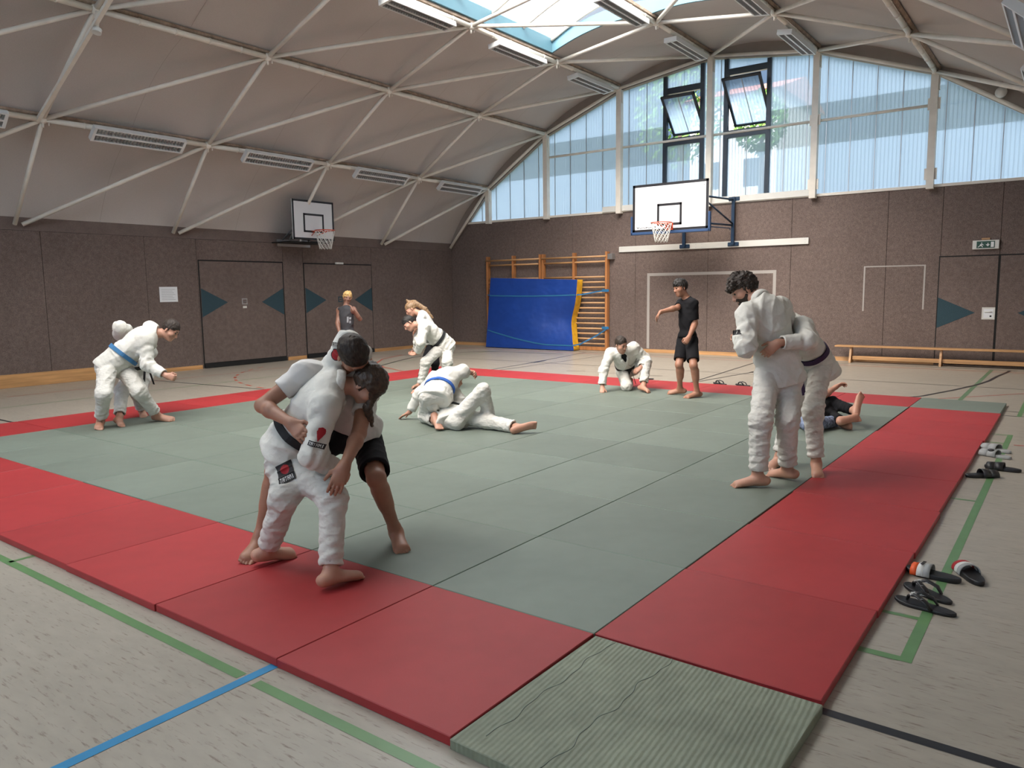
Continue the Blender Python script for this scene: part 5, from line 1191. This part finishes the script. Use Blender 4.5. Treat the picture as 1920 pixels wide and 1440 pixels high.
PEOPLE['W'] = dict(label='woman with bleached blond hair in a grey tank top, hand on cheek, by the doors', face=[0.83, -0.53, -0.09], up=[-0.02, 0.14, 0.99], hgt=1.66,
    joints={"pel": [-9.191, 6.652, 0.832], "nk": [-9.251, 6.67, 1.313], "hd": [-9.27, 6.744, 1.502], "Rs": [-9.421, 6.667, 1.274], "Ls": [-9.086, 6.708, 1.286], "Re": [-9.346, 6.545, 1.043], "Rw": [-9.222, 6.486, 0.841], "Ra": [-9.234, 6.519, 0.769], "Le": [-8.877, 6.678, 1.117], "Lw": [-8.859, 6.502, 1.283], "La": [-8.899, 6.497, 1.354], "Rh": [-9.283, 6.648, 0.806], "Lh": [-9.097, 6.648, 0.808], "Rk": [-9.148, 6.524, 0.438], "Lk": [-8.983, 6.534, 0.433], "Rf": [-9.255, 6.613, 0.083], "Lf": [-9.114, 6.63, 0.085], "Rt": [-9.155, 6.51, 0.034], "Lt": [-8.995, 6.551, 0.035]},
    spec={'skin': 'skin_dark', 'hair': 'hair_blond', 'upper': 'top', 'upper_mat': 'darktop', 'lower': 'slim', 'lower_mat': 'black', 'seed': 5.1, 'hairvol': 1.04, 'hairnoise': 0.007, 'hairline': 0.04, 'floor': 0.001, 'locks': [(0.02, -0.03, 0.1, -0.02, 0.03, 0.11, 0.035, 0.035, 0.02), (0.06, 0.0, 0.08, 0.05, 0.04, 0.07, 0.028, 0.025, 0.02), (0.05, -0.04, 0.085, 0.0, -0.06, 0.07, 0.028, 0.03, 0.02)], 'opt': {'girth': 0.92, 'Ln': [-0.77, -0.3, 0.18], 'Lc': 0.3, 'Rc': 0.4, 'hem': 0.1}})
PEOPLE['F'] = dict(label='person in white judo suit with black belt bending left before the ponytailed partner', face=[-0.33, -0.66, -0.68], up=[-0.62, -0.36, 0.65], hgt=1.75,
    joints={"pel": [-6.432, 6.215, 0.763], "nk": [-6.578, 5.882, 1.103], "hd": [-6.732, 5.75, 1.109], "Ls": [-6.441, 5.77, 1.047], "Rs": [-6.676, 6.039, 1.084], "Le": [-6.361, 5.616, 0.817], "Lw": [-6.538, 5.719, 0.659], "La": [-6.615, 5.692, 0.64], "Re": [-6.668, 5.891, 0.838], "Rw": [-6.822, 5.974, 0.647], "Ra": [-6.817, 5.89, 0.636], "Lh": [-6.426, 6.125, 0.708], "Rh": [-6.436, 6.316, 0.733], "Lk": [-6.388, 5.744, 0.515], "Lf": [-6.489, 5.719, 0.126], "Lt": [-6.472, 5.573, 0.065], "Rk": [-6.212, 6.04, 0.498], "Rf": [-6.368, 6.127, 0.131], "Rt": [-6.513, 6.143, 0.066]},
    spec={'skin': 'skin', 'hair': 'hair_black', 'belt': 'belt_black', 'seed': 6.1, 'opt': {'skirt': 0.1, 'Ln': [0.02, -0.51, 0.66], 'Lc': 0.35, 'knot': False, 'girth': 0.95, 'belt_tilt': 0.1}})
PEOPLE['E'] = dict(label='woman with long fair ponytail in white T-shirt and black trousers behind the bending black belt', face=[-0.5, -0.65, -0.57], up=[-0.45, -0.21, 0.85], hgt=1.66,
    joints={"pel": [-7.004, 6.632, 0.808], "nk": [-7.129, 6.47, 1.233], "hd": [-7.278, 6.366, 1.309], "Ls": [-7.026, 6.341, 1.178], "Rs": [-7.212, 6.622, 1.204], "Le": [-6.922, 6.143, 1.021], "Lw": [-7.113, 6.264, 0.927], "La": [-7.173, 6.298, 0.886], "Re": [-7.348, 6.692, 0.977], "Rw": [-7.266, 6.479, 0.888], "Ra": [-7.262, 6.401, 0.87], "Lh": [-6.983, 6.546, 0.755], "Rh": [-7.042, 6.717, 0.765], "Lk": [-6.96, 6.317, 0.423], "Lf": [-6.859, 6.092, 0.127], "Lt": [-6.869, 5.956, 0.068], "Rk": [-6.931, 6.544, 0.413], "Rf": [-7.11, 6.734, 0.129], "Rt": [-7.135, 6.599, 0.066]},
    spec={'skin': 'skin', 'hair': 'hair_fair', 'upper': 'tee', 'lower': 'slim', 'lower_mat': 'black', 'seed': 7.1, 'wlocks': [('c', [-7.339, 6.365, 1.433], [-7.28, 6.457, 1.422], 0.03, 0.045, None, 0.02), ('c', [-7.342, 6.342, 1.463], [-7.3, 6.366, 1.414], 0.018, 0.03, None, 0.01), ('c', [-7.252, 6.428, 1.418], [-7.104, 6.521, 1.313], 0.045, 0.036, None, 0.02), ('c', [-7.104, 6.521, 1.313], [-7.006, 6.596, 1.166], 0.036, 0.018, None, 0.02)], 'opt': {'girth': 0.9, 'tsl': 0.5}})
PEOPLE['G'] = dict(label='person in white judo suit with blue belt lying across the partner on the green mats', face=[-0.17, 0.71, -0.69], up=[-0.29, 0.73, 0.41], hgt=1.75,
    joints={"pel": [-4.204, 3.569, 0.42], "nk": [-4.368, 3.996, 0.617], "hd": [-4.431, 4.182, 0.521], "Ls": [-4.512, 3.896, 0.559], "Rs": [-4.199, 4.047, 0.649], "Le": [-4.716, 3.824, 0.358], "Lw": [-4.851, 3.786, 0.129], "La": [-4.924, 3.752, 0.089], "Re": [-4.441, 4.186, 0.578], "Rw": [-4.188, 4.165, 0.626], "Ra": [-4.103, 4.162, 0.621], "Lh": [-4.263, 3.494, 0.392], "Rh": [-4.119, 3.624, 0.413], "Lk": [-4.517, 3.712, 0.13], "Lf": [-4.168, 3.497, 0.129], "Lt": [-4.037, 3.419, 0.077], "Rk": [-4.31, 3.886, 0.131], "Rf": [-4.033, 3.591, 0.12], "Rt": [-4.137, 3.705, 0.081]},
    spec={'skin': 'skin', 'hair': 'hair_brown', 'belt': 'belt_blue', 'seed': 8.1, 'opt': {'skirt': 0.1, 'Ln': [0.06, -0.11, -0.99], 'Lc': 0.02, 'Rn': [0.51, -0.7, -0.5], 'Rc': 0.6, 'knot': False}})
PEOPLE['H'] = dict(label='person in white judo suit on their back beneath the blue belt, one knee raised', face=[0.14, 0.01, 1.02], up=[-0.8, 0.58, -0.11], hgt=1.78,
    joints={"pel": [-4.014, 3.613, 0.16], "nk": [-4.391, 3.943, 0.204], "hd": [-4.608, 3.973, 0.201], "Rs": [-4.39, 3.758, 0.202], "Ls": [-4.345, 4.116, 0.252], "Re": [-4.229, 3.534, 0.301], "Rw": [-4.233, 3.707, 0.5], "Ra": [-4.214, 3.791, 0.5], "Le": [-4.138, 3.913, 0.3], "Lw": [-4.303, 3.949, 0.5], "La": [-4.251, 3.88, 0.5], "Rh": [-3.913, 3.574, 0.153], "Lh": [-4.04, 3.719, 0.179], "Rk": [-3.657, 3.748, 0.486], "Rf": [-3.685, 3.918, 0.114], "Rt": [-3.53, 3.897, 0.063], "Lk": [-3.616, 3.79, 0.131], "Lf": [-3.205, 3.778, 0.104], "Lt": [-3.06, 3.863, 0.127]},
    spec={'skin': 'skin', 'hair': 'hair_brown', 'belt': 'belt_black', 'seed': 9.1, 'opt': {'skirt': 0.1, 'knot': False, 'cuff': 0.88}})
PEOPLE['I'] = dict(label='person in white judo suit with black belt kneeling with one hand on the mat', face=[0.89, -0.28, -0.42], up=[0.11, -0.21, 0.99], hgt=1.75,
    joints={"pel": [-4.033, 7.898, 0.364], "nk": [-3.916, 7.511, 0.649], "hd": [-3.85, 7.342, 0.771], "Rs": [-4.085, 7.437, 0.625], "Ls": [-3.793, 7.634, 0.708], "Re": [-4.124, 7.29, 0.368], "Rw": [-4.092, 7.203, 0.116], "Ra": [-4.065, 7.146, 0.057], "Le": [-3.678, 7.83, 0.529], "Lw": [-3.655, 7.608, 0.399], "La": [-3.697, 7.546, 0.358], "Rh": [-4.09, 7.825, 0.321], "Lh": [-3.962, 7.965, 0.363], "Rk": [-3.853, 7.532, 0.116], "Rf": [-4.009, 7.908, 0.109], "Rt": [-4.082, 8.044, 0.07], "Lk": [-3.625, 7.737, 0.483], "Lf": [-3.577, 7.547, 0.133], "Lt": [-3.458, 7.467, 0.068]},
    spec={'skin': 'skin', 'hair': 'hair_brown', 'belt': 'belt_black', 'seed': 10.1, 'hairline': 0.02, 'hairvol': 0.98, 'under': 1, 'opt': {'skirt': 0.12, 'Rn': [0.06, -0.11, -0.99], 'Rc': 0.08, 'Lc': 0.5, 'Ln': [-0.35, 0.13, -0.74]}})
PEOPLE['J'] = dict(label='man in black T-shirt and black shorts standing with one arm held out', face=[-0.48, -0.83, -0.22], up=[-0.19, -0.05, 1.0], hgt=1.78,
    joints={"pel": [-2.866, 7.53, 0.893], "nk": [-2.876, 7.554, 1.428], "hd": [-2.955, 7.459, 1.607], "Ls": [-2.742, 7.433, 1.384], "Rs": [-3.02, 7.662, 1.385], "Le": [-2.73, 7.482, 1.096], "Lw": [-2.743, 7.299, 0.906], "La": [-2.763, 7.247, 0.841], "Re": [-2.962, 7.382, 1.326], "Rw": [-3.126, 7.185, 1.269], "Ra": [-3.176, 7.162, 1.2], "Lh": [-2.781, 7.479, 0.858], "Rh": [-2.953, 7.584, 0.866], "Lk": [-2.643, 7.247, 0.517], "Lf": [-2.64, 7.379, 0.126], "Lt": [-2.726, 7.258, 0.061], "Rk": [-2.909, 7.352, 0.505], "Rf": [-2.965, 7.526, 0.131], "Rt": [-3.113, 7.498, 0.064]},
    spec={'skin': 'skin_tan', 'hair': 'hair_black', 'upper': 'tee', 'upper_mat': 'black', 'lower': 'shorts', 'seed': 11.1, 'hairvol': 1.05, 'hairnoise': 0.005, 'beard': 0, 'locks': [(0.06, 0.0, 0.08, 0.02, 0.0, 0.105, 0.035, 0.04, 0.02), (0.08, 0.02, 0.065, 0.05, -0.03, 0.085, 0.028, 0.03, 0.02)], 'opt': {'Rn': [0.3, 0.08, -0.9], 'Rc': 0.3, 'Lc': 1.0, 'Ln': [-0.59, 0.8, -0.12], 'hem': 0.0, 'tsl': 0.8, 'girth': 0.93}})
PEOPLE['K'] = dict(label='tall bearded man with curly dark hair in white judo suit, seen from behind', face=[-0.68, -0.43, -0.5], up=[-0.39, -0.15, 0.9], hgt=1.86,
    joints={"pel": [-0.247, 3.358, 0.955], "nk": [-0.35, 3.266, 1.481], "hd": [-0.538, 3.335, 1.586], "Ls": [-0.42, 3.104, 1.396], "Rs": [-0.278, 3.448, 1.441], "Le": [-0.372, 2.939, 1.143], "Lw": [-0.512, 3.162, 1.222], "La": [-0.565, 3.234, 1.21], "Re": [-0.232, 3.631, 1.201], "Rw": [-0.369, 3.811, 1.045], "Ra": [-0.359, 3.725, 1.02], "Lh": [-0.308, 3.278, 0.908], "Rh": [-0.187, 3.446, 0.92], "Lk": [-0.254, 2.983, 0.568], "Lf": [-0.259, 2.968, 0.132], "Lt": [-0.391, 2.886, 0.061], "Rk": [-0.11, 3.197, 0.553], "Rf": [-0.14, 3.319, 0.134], "Rt": [-0.28, 3.379, 0.061]},
    spec={'fine': 1, 'skin': 'skin', 'hair': 'hair_brown', 'belt': None, 'beard': 1, 'seed': 12.1, 'hairvol': 1.06, 'hairnoise': 0.0075, 'hairline': 0.045, 'locks': [(0.07, -0.03, 0.075, 0.1, -0.01, 0.055, 0.03, 0.022, 0.015), (0.07, 0.03, 0.08, 0.105, 0.035, 0.06, 0.03, 0.02, 0.015), (0.0, 0.0, 0.11, 0.05, 0.0, 0.1, 0.045, 0.04, 0.02), (-0.05, 0.0, 0.09, 0.0, 0.0, 0.115, 0.045, 0.04, 0.02), (0.05, 0.055, 0.08, 0.08, 0.05, 0.06, 0.03, 0.024, 0.015)], 'opt': {'skirt': 0.13, 'girth': 1.0, 'Lc': 0.9, 'Ln': [-0.58, 0.77, -0.32], 'cuff': 0.9}})
PEOPLE['L'] = dict(label='person in white judo suit with purple belt holding the tall bearded man round the waist', face=[-0.24, -0.86, -0.33], up=[-0.38, -0.14, 0.9], hgt=1.75,
    joints={"pel": [-0.118, 3.999, 0.938], "nk": [-0.262, 3.706, 1.314], "hd": [-0.394, 3.565, 1.409], "Ls": [-0.133, 3.579, 1.279], "Rs": [-0.387, 3.833, 1.28], "Le": [-0.017, 3.333, 1.181], "Lw": [-0.186, 3.136, 1.171], "La": [-0.241, 3.104, 1.111], "Re": [-0.441, 3.893, 1.003], "Rw": [-0.454, 3.654, 1.101], "Ra": [-0.502, 3.72, 1.123], "Lh": [-0.063, 3.914, 0.917], "Rh": [-0.192, 4.054, 0.885], "Lk": [-0.054, 3.694, 0.554], "Lf": [-0.01, 3.689, 0.135], "Lt": [0.041, 3.557, 0.062], "Rk": [-0.277, 3.858, 0.513], "Rf": [-0.334, 3.744, 0.128], "Rt": [-0.362, 3.603, 0.064]},
    spec={'fine': 1, 'skin': 'skin', 'hair': 'hair_brown', 'belt': 'belt_purple', 'seed': 13.1, 'opt': {'skirt': 0.12, 'girth': 0.93, 'Ln': [-0.51, 0.85, -0.22], 'Lc': 0.25, 'cuff': 0.9, 'sleeve': 0.88}})
PEOPLE['M'] = dict(label='person in black trousers on the green mats with bare feet raised, behind the right pair', face=[0.22, 0.07, 1.01], up=[-0.85, -0.36, 0.19], hgt=1.75,
    joints={"pel": [-0.631, 5.849, 0.169], "nk": [-0.972, 6.205, 0.199], "hd": [-1.18, 6.239, 0.249], "Rs": [-0.99, 6.032, 0.149], "Ls": [-0.912, 6.367, 0.249], "Re": [-0.785, 5.828, 0.15], "Rw": [-0.663, 5.632, 0.265], "Ra": [-0.653, 5.713, 0.287], "Le": [-0.833, 6.094, 0.299], "Lw": [-0.791, 6.34, 0.232], "La": [-0.774, 6.422, 0.243], "Rh": [-0.575, 5.768, 0.147], "Lh": [-0.651, 5.942, 0.209], "Lk": [-0.554, 6.356, 0.258], "Lf": [-0.252, 6.086, 0.23], "Lt": [-0.204, 6.147, 0.371], "Rk": [-0.536, 6.195, 0.142], "Rf": [-0.328, 5.845, 0.147], "Rt": [-0.2, 5.939, 0.171]},
    spec={'skin': 'skin', 'hair': 'hair_brown', 'upper': 'tee', 'upper_mat': 'black', 'lower': 'slim', 'lower_mat': 'black', 'seed': 14.1, 'opt': {'cuff': 0.95}})
PEOPLE['N'] = dict(label='person in patterned blue trousers crouching behind the right pair with a forearm raised', face=[-0.27, -0.65, -0.45], up=[-0.3, -0.08, 0.9], hgt=1.68,
    joints={"pel": [-0.716, 6.077, 0.19], "nk": [-0.861, 6.501, 0.35], "hd": [-0.878, 6.641, 0.489], "Rs": [-0.991, 6.567, 0.245], "Ls": [-0.707, 6.434, 0.365], "Le": [-0.592, 6.181, 0.369], "Lw": [-0.529, 6.411, 0.437], "La": [-0.481, 6.467, 0.47], "Re": [-0.857, 6.324, 0.249], "Rw": [-0.758, 6.097, 0.228], "Ra": [-0.72, 6.03, 0.204], "Rh": [-0.781, 6.143, 0.152], "Lh": [-0.649, 6.006, 0.174], "Lk": [-0.554, 5.608, 0.13], "Lf": [-0.411, 5.969, 0.107], "Lt": [-0.268, 5.921, 0.079], "Rk": [-0.708, 5.742, 0.134], "Rf": [-0.532, 5.395, 0.131], "Rt": [-0.462, 5.274, 0.071]},
    spec={'skin': 'skin', 'hair': 'hair_brown', 'upper': 'tee', 'lower': 'gi', 'lower_mat': 'jeans', 'seed': 15.1, 'opt': {'cuff': 0.96, 'Lc': 0.5}})
BUILT = {}
for k_, p_ in PEOPLE.items():
    if ONLY and k_ not in ONLY: continue
    BUILT[k_] = person(k_, p_['label'], p_['joints'], p_['face'], p_['up'], p_['hgt'], p_['spec'], None, .0085 if p_['spec'].get('fine') else .0115)

def letters(word, x, y, w_, h_, t_):
    S_ = {'T': [(0, .8, 1, 1), (.38, 0, .62, .8)], 'A': [(0, 0, .25, 1), (.75, 0, 1, 1), (.25, .78, .75, 1), (.25, .38, .75, .56)], 'M': [(0, 0, .22, 1), (.78, 0, 1, 1), (.22, .6, .42, .95), (.58, .6, .78, .95), (.4, .4, .6, .7)], 'I': [(.3, 0, .7, 1)]}
    o_ = []; st_ = w_/len(word)
    for i_, c_ in enumerate(word):
        for a, b, c2, d2 in S_[c_]: o_.append([(x+st_*(i_+a*.82), y+h_*b), (x+st_*(i_+c2*.82), y+h_*b), (x+st_*(i_+c2*.82), y+h_*d2), (x+st_*(i_+a*.82), y+h_*d2)])
    return o_
def rect(x0, y0, x1, y1): return [(x0, y0), (x1, y0), (x1, y1), (x0, y1)]
nv_ = V(*[0.59, -0.8, 0.12])
if 'A' in BUILT:
    a_ = BUILT['A']
    decal(a_, V(*[-1.584, -0.221, 0.845]), nv_, [0.18, 0.28, 0.94], [('sleeve_print', M['red_logo'], [[(-.0, -.045), (.012, -.02), (.022, .005), (.018, .028), (.0, .036), (-.018, .028), (-.022, .005), (-.012, -.02)]], .0), ('sleeve_lettering', M['black_logo'], [rect(-.045, -.075, .045, -.048)], .001), ('sleeve_lettering', M['white_logo'], letters('TATAMI', -.040, -.070, .080, .017, 0), .0025)], a_['upper'])
    decal(a_, V(*[-1.911, -0.175, 0.592]), nv_, [-0.42, -0.17, 0.9], [('trouser_badge', M['black_logo'], [rect(-.048, -.055, .048, .055)], .0), ('badge_emblem', M['red_logo'], [circ(0, .018, .026)], .0015), ('badge_lettering', M['white_logo'], letters('TATAMI', -.040, -.045, .080, .025, 0), .0015)], a_['lower'])
    decal(a_, V(*[-1.702, 0.0, 1.253]), nv_, [0.06, 0.2, 0.99], [('sleeve_print', M['black_logo'], [circ(0, 0, .034)], .0), ('sleeve_emblem', M['red_logo'], [circ(.002, 0, .029)], .0015), ('sleeve_lettering', M['black_logo'], letters('TATAMI', -.035, .045, .085, .024, 0), .0)], a_['upper'])
if 'K' in BUILT:
    a_ = BUILT['K']; decal(a_, V(*[-0.424, 2.919, 1.262]), nv_, [-0.06, 0.11, 0.99], [('sleeve_print', M['black_logo'], [rect(-.012, -.02, .012, .02)], 0)], a_['upper'])
if 'J' in BUILT:
    a_ = BUILT['J']; decal(a_, V(*[-2.964, 7.467, 1.289]), V(*[-0.15, -0.97, 0.09]), [-0.06, 0.11, 0.99], [('chest_print', M['print'], [rect(-.03, -.004, .03, .004)], 0)], a_['upper'])
if 'W' in BUILT:
    a_ = BUILT['W']; decal(a_, V(*[-9.162, 6.703, 1.095]), nv_, [-0.06, 0.11, 0.99], [('shirt_print', M['print'], [rect(-.04, -.06, -.01, .05), rect(0, -.07, .03, -.02), rect(.0, .0, .035, .04)], 0)], a_['upper'])
